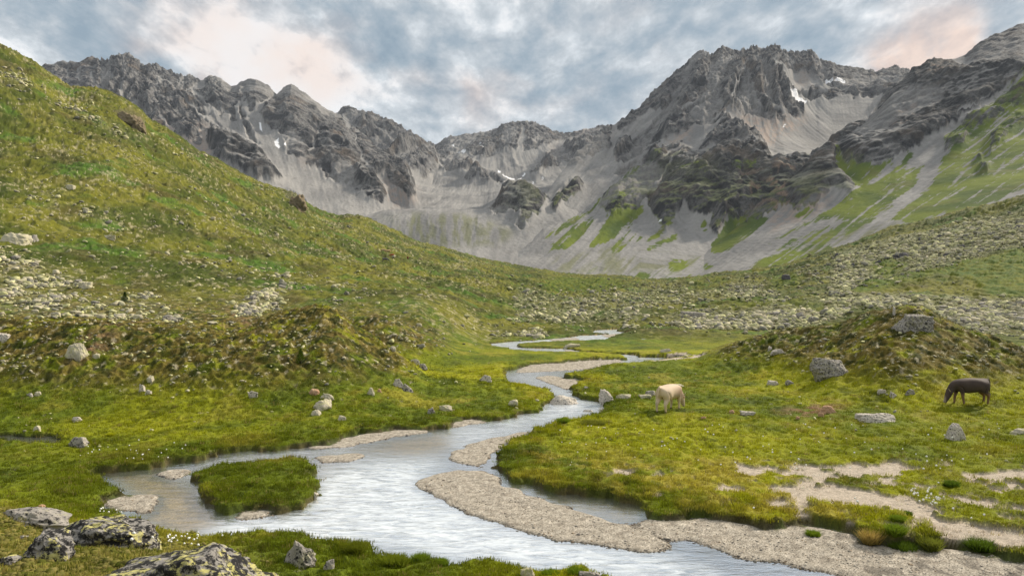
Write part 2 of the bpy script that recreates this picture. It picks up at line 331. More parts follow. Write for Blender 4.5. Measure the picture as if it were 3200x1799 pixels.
# boulder-field densities on the near slopes
BOUL = zone([
    (.26, R3([(0, 330), (700, 520), (1500, 860), (2400, 1200), (2400, 1448), (0, 1448)])),
    (.10, [(0, 150), (215, 300), (380, 330), (600, 480), (1000, 650), (1400, 790), (1760, 860), (1500, 1060), (1340, 1180), (1000, 980), (700, 1030), (0, 1030)]),
    (.40, T6([(0, 1160), (300, 1060), (700, 940), (1200, 800), (1600, 700), (2000, 560), (2600, 420), (2600, 900), (2200, 1000), (1900, 1100), (1500, 1200), (1100, 1320), (800, 1400), (300, 1448), (0, 1448)])),
    (.95, T6([(150, 1120), (700, 960), (1200, 830), (1600, 740), (2000, 640), (2600, 560), (2600, 860), (2200, 950), (1900, 1050), (1500, 1130), (1100, 1250), (800, 1340), (300, 1448), (0, 1448), (0, 1200)])),
    (.45, T5([(0, 1180), (700, 1080), (1300, 1060), (1900, 1000), (2300, 900), (2576, 860), (2576, 1500), (0, 1500)])),
    (.9, T5([(100, 1230), (900, 1230), (1100, 1180), (1300, 1300), (1600, 1380), (1000, 1448), (300, 1330)])),
    (.85, T5([(1150, 1250), (1700, 1120), (2000, 1050), (2100, 1030), (2100, 1448), (1000, 1448)])),
    (.25, T5([(1800, 1040), (2200, 1010), (2300, 1150), (2000, 1180)])),
    (.6, R2([(0, 0), (900, 0), (1200, 60), (800, 130), (700, 200), (400, 190), (0, 175)])),
    (1, R2([(820, 210), (880, 160), (1100, 140), (1300, 90), (1500, 90), (1720, 120), (1650, 160), (1500, 205), (1350, 215), (1000, 217)])),
    (1, R2([(2100, 150), (2576, 100), (2576, 230), (2400, 238), (2250, 200)])), (1, R2([(1500, 60), (1900, 20), (2576, 20), (2576, 150), (2300, 140), (2080, 130), (1720, 115)])),
    (.08, R2([(1760, 0), (2576, -60), (2576, 60), (2300, 50), (1900, 40)])), (.08, R2([(600, 130), (840, 100), (1300, 60), (1300, 80), (900, 120), (700, 150)])),
    (1, V1([(170, 110), (500, 130), (900, 120), (960, 160), (700, 185), (400, 197), (200, 185)])), (.5, V1([(0, 0), (900, 10), (600, 80), (0, 80)])),
    (.5, R1([(0, 60), (100, 30), (350, 60), (700, 20), (900, 100), (900, 185), (760, 185), (600, 170), (300, 165), (130, 130), (0, 100)])),
    (.5, R3([(0, 1080), (250, 1150), (420, 1240), (480, 1290), (300, 1340), (600, 1380), (1000, 1448), (700, 1480), (400, 1448), (0, 1448)])),
    (.6, R3([(350, 850), (600, 960), (700, 1000), (580, 1000), (430, 930)])), (.7, R3([(100, 790), (330, 810), (310, 850), (200, 835)])),
    (.55, R3([(200, 310), (450, 390), (700, 520), (850, 560), (720, 580), (480, 490), (300, 390)])), (.5, R3([(0, 150), (100, 180), (250, 300), (330, 330), (100, 300), (0, 270)])),
    (.6, R3([(1280, 1280), (1480, 1290), (1400, 1400), (1250, 1448), (1150, 1448), (1200, 1380)])), (.35, R3([(800, 1100), (1200, 1120), (1500, 1180), (1900, 1330), (1700, 1350), (1300, 1250), (900, 1180)])),
    (.3, R3([(600, 560), (1000, 800), (1400, 1000), (1900, 1160), (1700, 1160), (1300, 1040), (900, 850)])),
    (.35, R3([(850, 540), (1500, 830), (1550, 870), (1300, 780), (1000, 640)])),
], 7)
TURF = zone([T6([(980, 1100), (1150, 1010), (1500, 1040), (1350, 1120), (1150, 1180)]), T6([(760, 1340), (1100, 1230), (1900, 1060), (2600, 880), (2600, 1400), (2200, 1380), (2100, 1250), (1700, 1190), (1200, 1330), (850, 1390)]),
    (.7, T6([(0, 1170), (300, 1150), (350, 1280), (100, 1300), (0, 1280)])), (.7, T5([(1500, 1280), (2000, 1250), (2576, 1300), (2500, 1400), (2100, 1330), (1700, 1350)])), (.7, T5([(0, 1040), (500, 1060), (900, 1130), (500, 1200), (0, 1190)])), (.8, T5([(1200, 1120), (1600, 1070), (1700, 1110), (1350, 1160)]))], 6)
BOUL = BOUL * (1 - .8 * TURF)
log('zones')

# ------------------------------------------------------------------ river corridor in plan view
def zs(z, p): return [(x, y, z) for x, y in p]
CH_ALL = zs(.12, V1([(950, 830), (975, 880), (1010, 930), (905, 1000)])) + zs(0, V1([(870, 1030), (868, 1085), (840, 1110), (700, 1135), (560, 1155), (470, 1190), (450, 1215), (380, 1232), (200, 1236), (130, 1215), (0, 1195)]) +
    V3([(1150, 20), (960, 45), (950, 75), (910, 95), (820, 100), (700, 100), (560, 103), (430, 118), (300, 125), (200, 155), (120, 195), (20, 215)]) +
    V2([(2440, 290), (2300, 315), (2150, 340), (2000, 352), (1750, 370), (1500, 385), (1420, 400), (1350, 430), (1240, 455), (1150, 465), (1000, 480), (950, 490), (930, 515), (850, 515), (740, 530), (600, 545), (400, 565), (300, 570), (240, 580)])) + \
    zs(.32, V2([(235, 600), (320, 605), (390, 620), (500, 630), (540, 670), (630, 690)])) + zs(0, V2([(625, 750), (520, 770), (460, 790), (330, 815), (290, 860)])) + zs(.32, V2([(400, 870), (520, 890), (590, 940), (580, 970)])) + \
    zs(.32, V2([(700, 1000), (740, 1050), (800, 1060), (900, 1080), (990, 1090), (1010, 1140), (1080, 1150), (1150, 1135), (1230, 1185), (1300, 1190), (1480, 1160), (1600, 1130), (1800, 1115), (2000, 1120), (2150, 1130), (2270, 1130), (2400, 1160), (2490, 1160)]) +
    V3([(60, 905), (170, 905), (300, 910), (370, 980), (420, 1010), (600, 985), (660, 1030), (750, 985), (920, 1040), (1050, 1050), (1250, 1070), (1480, 1090), (1600, 1105), (1750, 1105), (1930, 1100), (1960, 1130), (2090, 1169)]) + [(2000, 1850), (2400, 1980), (3600, 2050), (4300, 2000)]) + \
    zs(0, [(4300, 1830), (3600, 1790), (3400, 1770)] + V4([(2576, 920), (2350, 860), (2100, 830), (1900, 820), (1750, 830), (1600, 810), (1450, 790), (1420, 770), (1300, 760), (1250, 700), (1000, 620), (850, 640), (760, 610), (600, 640), (450, 650), (300, 600), (150, 575), (0, 560)]) +
    V3([(2576, 755), (2420, 745), (2400, 700), (2330, 680), (2240, 640), (2150, 610), (2000, 600), (1900, 580), (1780, 575), (1700, 555), (1600, 530), (1480, 500), (1400, 480), (1350, 450), (1320, 390), (1280, 330), (1275, 290)])) + \
    zs(.15, V3([(1300, 240), (1380, 180), (1500, 140), (1545, 110), (1545, 85), (1570, 70)])) + \
    zs(.30, V3([(1620, 55), (1700, 45)]) + V1([(990, 1255), (1040, 1200), (1080, 1160), (1150, 1145), (1220, 1180), (1380, 1165), (1500, 1130), (1620, 1110), (1660, 1030)])) + \
    zs(0, V1([(1690, 1005), (1640, 985), (1580, 985), (1560, 975), (1400, 965), (1330, 940), (1290, 900), (1255, 850), (1260, 810), (1300, 780), (1430, 745), (1400, 725), (1300, 700), (1150, 705)])) + \
    zs(.28, V1([(1150, 650), (1200, 620), (1400, 600), (1550, 570), (1650, 530), (1800, 520), (1950, 505), (2200, 490), (2300, 465)])) + \
    zs(0, V1([(2600, 470), (2750, 460), (2600, 445), (2400, 432), (2080, 430), (2080, 402), (1950, 395), (1700, 388), (1500, 363), (1360, 363), (1320, 356), (1280, 338), (1130, 318), (1000, 320), (800, 314), (600, 311), (545, 275)])) + \
    zs(.2, V1([(560, 250), (700, 232), (1000, 218), (1300, 212), (1650, 202), (1700, 175), (1800, 140)])) + zs(0, V1([(2020, 124), (1810, 104), (1850, 85), (1990, 68), (1950, 50), (1700, 80), (1510, 90)])) + zs(.18, V1([(1490, 119), (1700, 129)])) + \
    zs(0, V1([(1680, 138), (1550, 148), (1350, 154), (1200, 178), (950, 202), (700, 220), (450, 234), (200, 260)])) + \
    zs(.2, V1([(230, 281), (420, 294), (440, 320), (600, 328), (760, 340), (950, 359), (1150, 366), (1350, 386), (1550, 399), (1850, 402), (1910, 430)])) + \
    zs(0, V1([(1930, 465), (1800, 460), (1500, 465), (1200, 490), (1000, 505), (700, 525), (600, 560), (500, 580), (370, 605), (370, 640), (385, 700)])) + zs(.28, V1([(410, 720), (500, 745), (700, 765), (850, 790), (920, 800)]))
def toworld3(p):
    out = []
    for u, v, z in p:
        y = (H - z) * F / max(v - HZ, 60); out.append((y * (u - 1600) / F, y, 0))
    return out
ISLAND = V2([(1090, 560), (1180, 520), (1280, 475), (1400, 450), (1700, 430), (1900, 410), (2050, 395), (2150, 395), (2230, 430), (2260, 480), (2250, 530), (2200, 560), (2130, 575), (2170, 620), (2250, 660), (2275, 710), (2270, 750), (2200, 790), (2150, 860), (2100, 900), (1950, 930), (1870, 900), (1700, 890), (1500, 915), (1400, 905), (1320, 890), (1260, 830), (1255, 770), (1200, 710), (1175, 660), (1090, 630)])
GRAVEL = [
    V1([(540, 600), (600, 560), (720, 520), (1000, 500), (1200, 485), (1500, 460), (1800, 452), (1890, 478), (1820, 510), (1600, 545), (1400, 580), (1000, 603), (700, 618), (560, 628)]),
    V1([(760, 680), (950, 655), (1150, 690), (1300, 695), (1400, 715), (1470, 740), (1300, 785), (1255, 845), (1130, 825), (1000, 780), (850, 720)]),
    V1([(1100, 322), (1320, 355), (1290, 370), (1180, 362)]), V1([(950, 205), (1290, 180), (1330, 208), (1000, 226)]), V1([(1600, 145), (2030, 118), (1800, 150), (1690, 190)]),
    V3([(-20, 215), (120, 190), (200, 150), (430, 110), (560, 95), (810, 95), (830, 118), (640, 140), (450, 175), (200, 215), (-20, 242)]),
    V2([(2050, 350), (2440, 280), (2600, 230), (2600, 330), (2400, 348)]),
    V3([(940, 75), (955, 40), (1210, 10), (1225, 40), (1130, 60), (940, 97)]), V1([(0, 1185), (140, 1210), (185, 1245), (0, 1280)]),
    V3([(950, 265), (1090, 210), (1200, 170), (1545, 103), (1550, 130), (1400, 185), (1310, 235), (1270, 280), (1180, 330), (1060, 350), (940, 325)]),
    V3([(665, 485), (830, 430), (960, 395), (1090, 405), (1260, 440), (1310, 490), (1440, 530), (1600, 600), (1750, 640), (1850, 690), (2000, 720), (2200, 790), (2380, 870), (2500, 930), (2600, 1000), (2650, 1020), (2300, 992), (2000, 942), (1700, 902), (1560, 867), (1400, 822), (1200, 752), (1000, 682), (850, 592), (740, 547)]),
    V3([(2400, 715), (2576, 735), (2720, 790), (2780, 920), (2640, 880), (2480, 800)]), V3([(2200, 740), (2480, 780), (2576, 830), (2650, 900), (2640, 960), (2500, 880), (2380, 820)]),
    V4([(-100, 480), (0, 555), (150, 580), (300, 605), (480, 640), (760, 600), (850, 640), (1250, 690), (1450, 780), (2100, 820), (2700, 930), (3300, 960), (3000, 1200), (1250, 1060), (1100, 1028), (800, 965), (550, 918), (280, 893), (100, 830), (0, 780), (-60, 700)]),
    V2([(815, 580), (900, 545), (1050, 525), (1180, 512), (1110, 560), (1110, 622), (950, 624), (850, 607)]),
    V2([(290, 860), (330, 810), (520, 760), (700, 760), (840, 733), (882, 760), (850, 830), (862, 880), (780, 890), (775, 945), (700, 958), (590, 950), (540, 890), (400, 865)]),
    V2([(1460, 935), (1620, 880), (1870, 895), (1940, 930), (1830, 952), (1650, 983), (1520, 988)]),
    V2([(2220, 420), (2400, 398), (2700, 385), (2720, 415), (2560, 450), (2400, 487), (2270, 465)]),
]
POOL = R1([(-60, 738), (0, 738), (180, 744), (320, 757), (340, 785), (250, 792), (150, 786), (0, 775), (-60, 775)])
SANDP = [V4([(760, 175), (970, 190), (980, 260), (960, 330), (880, 330), (760, 300)]), V4([(970, 200), (1300, 190), (1700, 160), (1720, 210), (1500, 275), (1250, 270), (1050, 250)]), V4([(1730, 140), (2000, 170), (2100, 205), (1950, 200)]),
    V4([(2040, 260), (2576, 240), (2700, 260), (2700, 330), (2400, 310), (2100, 310)]), V4([(560, 350), (760, 360), (1050, 380), (1450, 420), (1650, 450), (1850, 520), (1830, 620), (2000, 680), (2330, 720), (2576, 800), (2576, 930), (1900, 830), (1880, 700), (1650, 650), (1530, 580), (1600, 560), (1480, 490), (1200, 470), (1000, 430), (760, 460), (590, 430)]),
    V4([(900, 430), (1500, 480), (1600, 620), (1500, 560), (1200, 520), (950, 560), (900, 500)]), V4([(2050, 720), (2700, 760), (2700, 860), (2200, 830)]), V4([(1180, 540), (1400, 560), (1380, 600)]),
    V4([(240, 215), (560, 200), (700, 240), (500, 260), (300, 260)]), V4([(360, 155), (740, 170), (500, 185)]), V4([(230, 370), (470, 430), (420, 460), (300, 410)]), V4([(1580, 320), (1800, 360), (1650, 370)]), V4([(1900, 430), (2100, 430), (2200, 480), (2000, 510)]),
    R2([(640, 985 - 40), (700, 945), (680, 965), (600, 962)]), R2([(700, 392), (790, 380), (900, 383), (975, 366), (970, 395), (720, 405)]), R2([(740, 352), (860, 350), (980, 372), (900, 375)]),
    V3([(2170, 440), (2400, 440), (2420, 460), (2230, 470)]), V3([(2050, 460), (2300, 490), (2250, 510), (2080, 500)])]
BROWN = [R1([(1140, 310), (1220, 330), (1310, 385), (1500, 420), (1580, 460), (1500, 450), (1300, 400), (1180, 350)]), R1([(480, 420), (740, 375), (700, 400), (520, 440)]), R1([(360, 560), (600, 500), (640, 480), (500, 560), (400, 600)]),
    R2([(1980, 290), (2150, 240), (2350, 290), (2200, 330), (2050, 330)]), R2([(1350, 650), (1650, 600), (1640, 640), (1480, 690), (1420, 680)])]
RES = .1; WX0, WY0 = -95.0, 8.0; WNX, WNY = 2100, 1150
def toworld(p, z=0.0):
    out = []
    for u, v in p:
        y = (H - z) * F / max(v - HZ, 60); out.append((y * (u - 1600) / F, y))
    return out
def wraster(polys, z=0.0, val=1.0, m=None):
    if m is None: m = np.zeros((WNY, WNX), np.float32)
    for p in polys:
        q = p if (p and isinstance(p[0], tuple) and len(p[0]) == 3) else toworld(p, z)
        fillpoly(m, [((a[0] - WX0) / RES, (a[1] - WY0) / RES) for a in q], val)
    return m
chan_w = toworld3(CH_ALL)
isl_w = toworld3([(u, v, .34 if (v < 1450 or (u < 620 and v < 1478)) else (.2 if v < 1490 else 0)) for u, v in ISLAND])
mg = wraster([chan_w]); M_POOL = blur(wraster([POOL], .25), 2, 2); wraster([isl_w], 0, 0.0, mg)
M_GRASS = blur(1 - mg, 1, 2)                       # 1 = turf, 0 = river corridor
mr = wraster([V3([(1040, 345), (1180, 325), (1262, 290), (1275, 340), (1325, 400), (1310, 480), (1200, 430), (1090, 410)])], 0, .5); wraster(GRAVEL, 0, 1.0, mr); M_GRAV = blur(mr, 3, 2)
M_SAND = blur(wraster(SANDP), 4, 2); M_BROWN = blur(wraster(BROWN), 5, 2)
M_EDGE = blur(1 - mg, 12, 2)                       # wide version: distance feel from the bank
def wsamp(m, x, y):
    a = np.clip((x - WX0) / RES - .5, 0, WNX - 1.001); b = np.clip((y - WY0) / RES - .5, 0, WNY - 1.001)
    ai = a.astype(int); bi = b.astype(int); fa = a - ai; fb = b - bi
    return (m[bi, ai] * (1 - fa) * (1 - fb) + m[bi, ai + 1] * fa * (1 - fb) + m[bi + 1, ai] * (1 - fa) * fb + m[bi + 1, ai + 1] * fa * fb)
log('plan masks')

# ------------------------------------------------------------------ near terrain: meadow, hummocks, green hill (left), moraine (right)
uc = np.concatenate([np.linspace(-2600, -160, 70)[:-1], np.linspace(-160, 3360, 1280), np.linspace(3360, 5800, 70)[1:]])
C = len(uc)
yr = np.concatenate([np.geomspace(2.2, 6.5, 24)[:-1], np.geomspace(6.5, 14, 170)[:-1], np.geomspace(14, 60, 640)[:-1], np.geomspace(60, 130, 250)[:-1], np.geomspace(130, 720, 430)])
R_ = len(yr)
def zv(y, v): return H - y * (v - HZ) / F
flat = .20
nb = [(-400, [5, 3.5, 2.8, 2.1, 1.75, .95, .24]), (0, [5, 3.5, 2.8, 2.15, 1.75, .9, .24]), (350, [5, 3.5, 2.8, 1.95, 1.3, .45, .24]), (600, [5, 3.5, 2.75, 1.6, .85, .30, .22]), (1000, [5, 3.3, 2.1, .85, .34, .24, .22]), (1700, [5, 3.0, 1.0, .28, .22, .22, .22]), (6000, [5, 3.0, .8, .22, .22, .22, .22])]
ny = [2, 6, 9, 12, 14, 17, 20]
KY = []; KZ = []
for i, y in enumerate(ny):
    KY.append(np.full(C, float(y))); KZ.append(cv(uc, [(a, b[i]) for a, b in nb]))
yb = cv(uc, [(-600, 31), (0, 30), (800, 30), (1000, 31), (1200, 33), (1350, 37), (1450, 40), (1600, 40), (2000, 44), (2200, 46), (2400, 43), (2600, 35), (2800, 33), (3200, 32), (3600, 33)])
KY.append(yb); KZ.append(cv(uc, [(900, .24), (1300, .19), (1500, .15), (2200, .15), (2500, .26)]))
yc = cv(uc, [(-600, 47), (0, 46), (500, 46), (700, 45), (960, 50), (1100, 48), (1300, 44), (1400, 44), (1600, 50), (2000, 55), (2283, 56), (2420, 55), (2625, 52), (2800, 48), (3000, 46), (3200, 44), (3600, 42)])
vcr = cv(uc, [(-800, 1000), (0, 1030), (100, 1025), (225, 1018), (350, 1022), (500, 1030), (620, 1042), (700, 1053), (760, 1037), (850, 1002), (900, 986), (960, 968), (1010, 963), (1050, 978), (1112, 1038), (1180, 1084), (1242, 1122), (1304, 1160), (1342, 1185), (1400, 1194), (1600, 1158), (2000, 1135), (2180, 1120), (2283, 1080), (2345, 1065), (2420, 1046), (2532, 1037), (2625, 1018), (2687, 995), (2768, 980), (2880, 984), (2966, 1018), (3029, 1043), (3091, 1068), (3153, 1093), (3200, 1108), (3300, 1145), (3500, 1190)])
zc = np.maximum(zv(yc, vcr), cv(uc, [(1200, .3), (1400, .18), (2200, .18), (2300, .3)]))
KY.append(yc); KZ.append(zc)
ydp = yc + 7; KY.append(ydp); KZ.append(np.maximum(zc * .55, .17) * np.where(uc < 1450, 1, 1) + np.where(uc < 700, 1.2, 0) * sstep(900, 500, uc))
y5 = cv(uc, [(-600, 62), (700, 62), (1000, 62), (1400, 62), (6000, 66)])
v5 = cv(uc, [(-600, 960), (0, 985), (400, 995), (700, 1000), (1000, 1005), (1060, 1005), (1118, 993), (1180, 987), (1242, 1002), (1304, 1037), (1366, 1061), (1430, 1095), (1500, 1106), (6000, 1094)])
KY.append(y5); KZ.append(np.maximum(zv(y5, v5), .16))
z6 = cv(uc, [(-600, 5.2), (0, 4.6), (700, 4.3), (1050, 3.2), (1180, 2.8), (1400, .8), (1500, .16), (6000, .2)])
KY.append(np.full(C, 69.)); KZ.append(z6)
v7 = cv(uc, [(-600, 860), (0, 905), (500, 935), (900, 950), (1118, 952), (1250, 950), (1317, 957), (1366, 975), (1428, 1012), (1490, 1049), (1534, 1054), (1600, 1048), (1700, 1026), (2100, 1029), (2600, 1046), (6000, 1053)])
y7 = cv(uc, [(-600, 78), (900, 82), (1300, 82), (1500, 86), (1600, 91), (1700, 107), (2100, 104), (2600, 92), (6000, 88)])
KY.append(y7); KZ.append(zv(y7, v7))
y8 = cv(uc, [(0, 108), (500, 120), (900, 130), (1200, 135), (1400, 132), (1600, 132), (2100, 132), (2600, 125), (3200, 120)])
v8 = cv(uc, [(-1500, 660), (-600, 700), (0, 745), (500, 805), (900, 855), (1200, 885), (1400, 925), (1500, 965), (1600, 985), (1800, 985), (2100, 980), (2600, 955), (3200, 930), (4200, 900)])
KY.append(y8); KZ.append(zv(y8, v8))
y9 = cv(uc, [(0, 165), (300, 175), (600, 195), (900, 225), (1200, 260), (1400, 255), (1600, 250), (2100, 250), (2600, 220), (3200, 200)])
v9 = cv(uc, [(-1500, 330), (-600, 420), (0, 490), (300, 520), (600, 600), (900, 718), (1200, 800), (1400, 862), (1600, 905), (1800, 922), (2100, 922), (2600, 870), (3200, 780), (4200, 640)])
KY.append(y9); KZ.append(zv(y9, v9))
crest1 = [(-1500, -300), (-600, -60), (-200, 90), (0, 159), (25, 174), (75, 205), (112, 224), (152, 258), (185, 285), (215, 304), (240, 306), (275, 308), (310, 311), (345, 320), (380, 335), (408, 351), (436, 367), (450, 383), (478, 409), (519, 426), (572, 465), (624, 500), (687, 527), (747, 559), (810, 587), (869, 601), (921, 618), (953, 640), (1005, 677), (1050, 694), (1075, 692), (1094, 688), (1125, 690), (1172, 702), (1230, 727), (1273, 752), (1319, 772), (1366, 781), (1443, 797), (1521, 820), (1599, 840), (1676, 847), (1754, 859), (1840, 866), (1910, 866), (2000, 872), (2100, 874), (2189, 868), (2329, 850), (2400, 843), (2462, 829), (2524, 811), (2617, 783), (2680, 767), (2788, 730), (2897, 702), (3022, 662), (3115, 646), (3200, 621), (4200, 400)]
yX = cv(uc, [(-600, 240), (0, 260), (500, 320), (1000, 420), (1200, 470), (1500, 560), (1760, 620), (2100, 540), (2500, 430), (3200, 360)])
vX = cv(uc, crest1)
KY.append(yX); KZ.append(zv(yX, vX))
KY.append(yX * 1.12); KZ.append(zv(yX * 1.12, vX) - yX * .035)
KY.append(np.maximum(yX * 1.6, 760.)); KZ.append(zv(yX, vX) * .25 - 2)
KY = np.array(KY); KZ = np.array(KZ)
BZ = pchip(KY, KZ, yr)                               # broad height
U = np.broadcast_to(uc[None, :], BZ.shape); Y = np.broadcast_to(yr[:, None], BZ.shape)
X = Y * (U - 1600) / F
Vn = HZ + (H - BZ) * F / Y                           # nominal picture row, used to look the traced zones up
# ridge spurs of the hill: second swell behind u~1060-1500
hillm = sstep(60, 110, Y)
BZ = BZ + hillm * fbm(X / 45, Y / 60, 4, 3) * np.minimum(Y, 300) * .012
hum = sstep(.7, 2.0, BZ) * sstep(24, 32, Y)
BZ = BZ + hum * (1 - hillm * .6) * fbm(X / 6, Y / 6, 4, 9) * .45
tus = 1 - np.abs(perlin(X / .9, Y / .9, 21)) * 2.2
tus2 = 1 - np.abs(perlin(X / .42, Y / .42, 22)) * 2.2
nearm = sstep(9, 12, Y)
bumpy = sstep(-.35, .45, fbm(X / 9, Y / 9, 3, 31) + .25 * sstep(30, 45, Y)) * sstep(140, 80, Y)
turf = tus * .15 * (.3 + .7 * bumpy) + tus2 * .075 + fbm(X / 3.5, Y / 3.5, 3, 41) * .12
turf = turf * (1 + hum * .9) * (1 - .6 * sstep(50, 65, Y))
turf += sstep(60, 100, Y) * (fbm(X / 3.2, Y / 3.8, 4, 45) * .9 + (1 - np.abs(perlin(X / 1.7, Y / 2.0, 49)) * 2) * .35) * np.clip(Y / 150, .5, 1.6)
wx = X + perlin(X / 1.1, Y / 1.1, 51) * .5 + perlin(X / .35, Y / .35, 52) * .24
wy = Y + perlin(X / 1.1, Y / 1.1, 53) * .5 + perlin(X / .35, Y / .35, 54) * .24
far_in = (Y > 124)
g = np.where(far_in | (Y < 9.0), 1.0, wsamp(M_GRASS, wx, wy))
edge = np.where(far_in | (Y < 9.0), 1.0, wsamp(M_EDGE, X, Y))
gr = np.where(far_in, 0.0, wsamp(M_GRAV, X + perlin(X / .8, Y / .8, 55) * .3, Y + perlin(X / .8, Y / .8, 56) * .3))
sand = np.where(far_in, 0.0, wsamp(M_SAND, X, Y)); brown = np.where(far_in, 0.0, wsamp(M_BROWN, X, Y))
spat = samp(zone([(.34, V4([(200, 120), (1000, 120), (2600, 130), (2700, 900), (2100, 800), (1300, 700), (300, 560), (0, 350)])), (.2, V3([(1500, 300), (2600, 330), (2600, 620), (1900, 540)]))], 14), U, Vn)
sand = np.maximum(sand, spat * (Y < 45) * (.55 + .8 * sstep(-.1, .4, fbm(X / 2.2, Y / 1.6, 3, 66))))
sandm = sstep(.30, .46, sand + fbm(X / .7, Y / .7, 4, 61) * .55)
gb = sstep(.28, .72, g)
bed = -.13 + .03 * perlin(X / .6, Y / .6, 62) - .10 * edge * 0
mudrough = fbm(X / .5, Y / .5, 4, 63)
zch = bed + sstep(.02, .75, gr) * .17 + mudrough * .012 * sstep(.3, .8, gr)
turf = turf * (1 - .8 * sandm) - .045 * sandm
lip = .05 * sstep(.5, .9, g) * (1 - sstep(.9, 1.0, edge))
ZG = zch + ((BZ + turf + lip) * lerp(np.where(Y < 18.5, .9, .6), 1.0, sstep(.45, .98, edge)) - zch) * gb
pool = np.where(far_in | (Y < 9), 0.0, wsamp(M_POOL, wx, wy)); ZG = lerp(ZG, .14, sstep(.3, .7, pool))
# ---- albedo
xg, yg = X, Y
n_big = fbm(X / 14, Y / 14, 4, 71); n_med = fbm(X / 3, Y / 3, 4, 72); n_sm = fbm(X / .8, Y / .8, 3, 73); n_ti = perlin(X / .2, Y / .2, 74)
bright = np.array([.225, .232, .006]); green = np.array([.098, .128, .006]); dark = np.array([.028, .040, .005]); yel = np.array([.26, .22, .030]); heath = np.array([.100, .070, .020]); tan = np.array([.33, .26, .095]); soil = np.array([.20, .125, .065])
c = mixc(green, bright, sstep(-.35, .4, n_big + .4 * n_med))
c = mixc(c, yel, sstep(.1, .7, n_med + .5 * n_sm + fbm(X / 8, Y / 8, 3, 75) * .7) * .55)
c = mixc(c, dark, sstep(.15, .7, -n_med + .4 * n_sm - .3 * tus2 + .25) * .55)
dryz = sstep(.35, .9, samp(zone([(1, V4([(-400, 60), (900, 100), (1200, 250), (1100, 700), (300, 640), (-400, 380)])), (1, V3([(1900, 300), (2700, 330), (2700, 700), (2200, 620)])), (1, V3([(1350, 250), (1800, 260), (2100, 420), (1600, 420)]))], 12), U, Vn)) * sstep(60, 40, Y)
c = mixc(c, yel * 1.05, dryz * sstep(-.4, .3, n_sm + .5 * n_med) * .75)
# heath on the hummocks
hz = hum * sstep(140, 90, Y)
hn = sstep(-.45, .15, fbm(X / 1.6, Y / 1.6, 4, 81) + .25 * n_big)
heathm = hz * hn
DKG = samp(zone([(1, R1([(-50, 780), (500, 800), (1000, 850), (800, 960), (700, 1060), (650, 1130), (-50, 1150)])), (.8, V4([(1500, 280), (1900, 180), (2700, 180), (2700, 740), (2150, 560), (1800, 380)])), (.6, R2([(1400, 640), (2600, 620), (2600, 860), (1700, 800)])), (.6, R1([(0, 440), (1500, 500), (1900, 640), (1000, 700), (0, 640)]))], 30), U, Vn) * (Y < 75)
c = mixc(c, np.array([.055, .085, .006]), DKG * sstep(-.5, .3, n_med) * .65)
c = mixc(c, heath, heathm * .85)
hl = sstep(.15, .55, fbm(X / .9, Y / .9, 4, 82)); c = mixc(c, tan, hz * hl * (.32 + .55 * sstep(2.0, 4.3, BZ)))
c = mixc(c, dark * .7, hz * sstep(-.06, .30, -fbm(X / .8, Y / .9, 4, 83)) * .85)
c = mixc(c, np.array([.42, .37, .25]), hz * sstep(.32, .5, fbm(X / .45, Y / .55, 3, 84)) * .8)
c = mixc(c, soil, np.clip(brown * 1.2, 0, 1) * sstep(-.3, .2, n_sm))
# far slopes
fs = sstep(62, 95, Y)
hillc = mixc([.048, .066, .006], [.140, .138, .014], sstep(-.4, .4, fbm(X / 22, Y / 30, 4, 91)))
hillc = mixc(hillc, [.070, .058, .016], sstep(.0, .6, fbm(X / 9, Y / 13, 4, 92)) * .75)
hillc = mixc(hillc, [.060, .125, .012], sstep(.15, .5, fbm(X / 14 + 5, Y / 18, 3, 93)) * .8)
hillc = mixc(hillc, [.30, .27, .11], sstep(.10, .5, fbm(X / 1.8, Y / 3.2, 4, 94)) * .32)
hillc = mixc(hillc, [.40, .35, .22], sstep(.40, .50, fbm(X / 1.2, Y / 1.6, 4, 99, .6) + .55 * fbm(X / 16, Y / 26, 4, 106)) * (U < 1550) * .6)
hillc = mixc(hillc, [.045, .055, .012], sstep(.08, .45, -fbm(X / 1.6, Y / 2.0, 4, 95)) * .75)
c = mixc(c, hillc, fs)
tf = samp(TURF, U, Vn) * sstep(50, 60, Y); c = mixc(c, mixc([.055, .10, .006], [.13, .145, .010], sstep(-.3, .4, n_med)), sstep(.3, .7, tf + .3 * n_med) * .8)
bl = samp(BOUL, U, Vn) * sstep(50, 60, Y)
c = mixc(c, [.12, .12, .05], sstep(.35, .95, bl) * .6)
c = mixc(c, [.33, .32, .20], sstep(.3, .95, bl) * sstep(-.1, .25, fbm(X / 1.1, Y / 1.5, 3, 96)) * .8)
OUT = zone([T1([(2250, 1300), (2330, 1290), (2440, 1370), (2460, 1440), (2380, 1420), (2300, 1370)]), T1([(700, 560), (870, 560), (960, 610), (1010, 680), (1000, 740), (880, 700), (800, 620)])], 2)
c = mixc(c, [.12, .10, .08], sstep(.2, .6, samp(OUT, U, Vn) + .25 * n_med) * sstep(150, 200, Y) * .35)
# foreground moss on the camera bank
mo = sstep(17.5, 14, Y) * sstep(900, 500, U)
c = mixc(c, mixc([.30, .25, .07], [.10, .11, .018], sstep(-.3, .35, fbm(X / .35, Y / .35, 5, 97) + .3 * fbm(X / 1.5, Y / 1.5, 3, 98))), mo * .85)
c = mixc(c, [.40, .34, .27], sandm * gb)
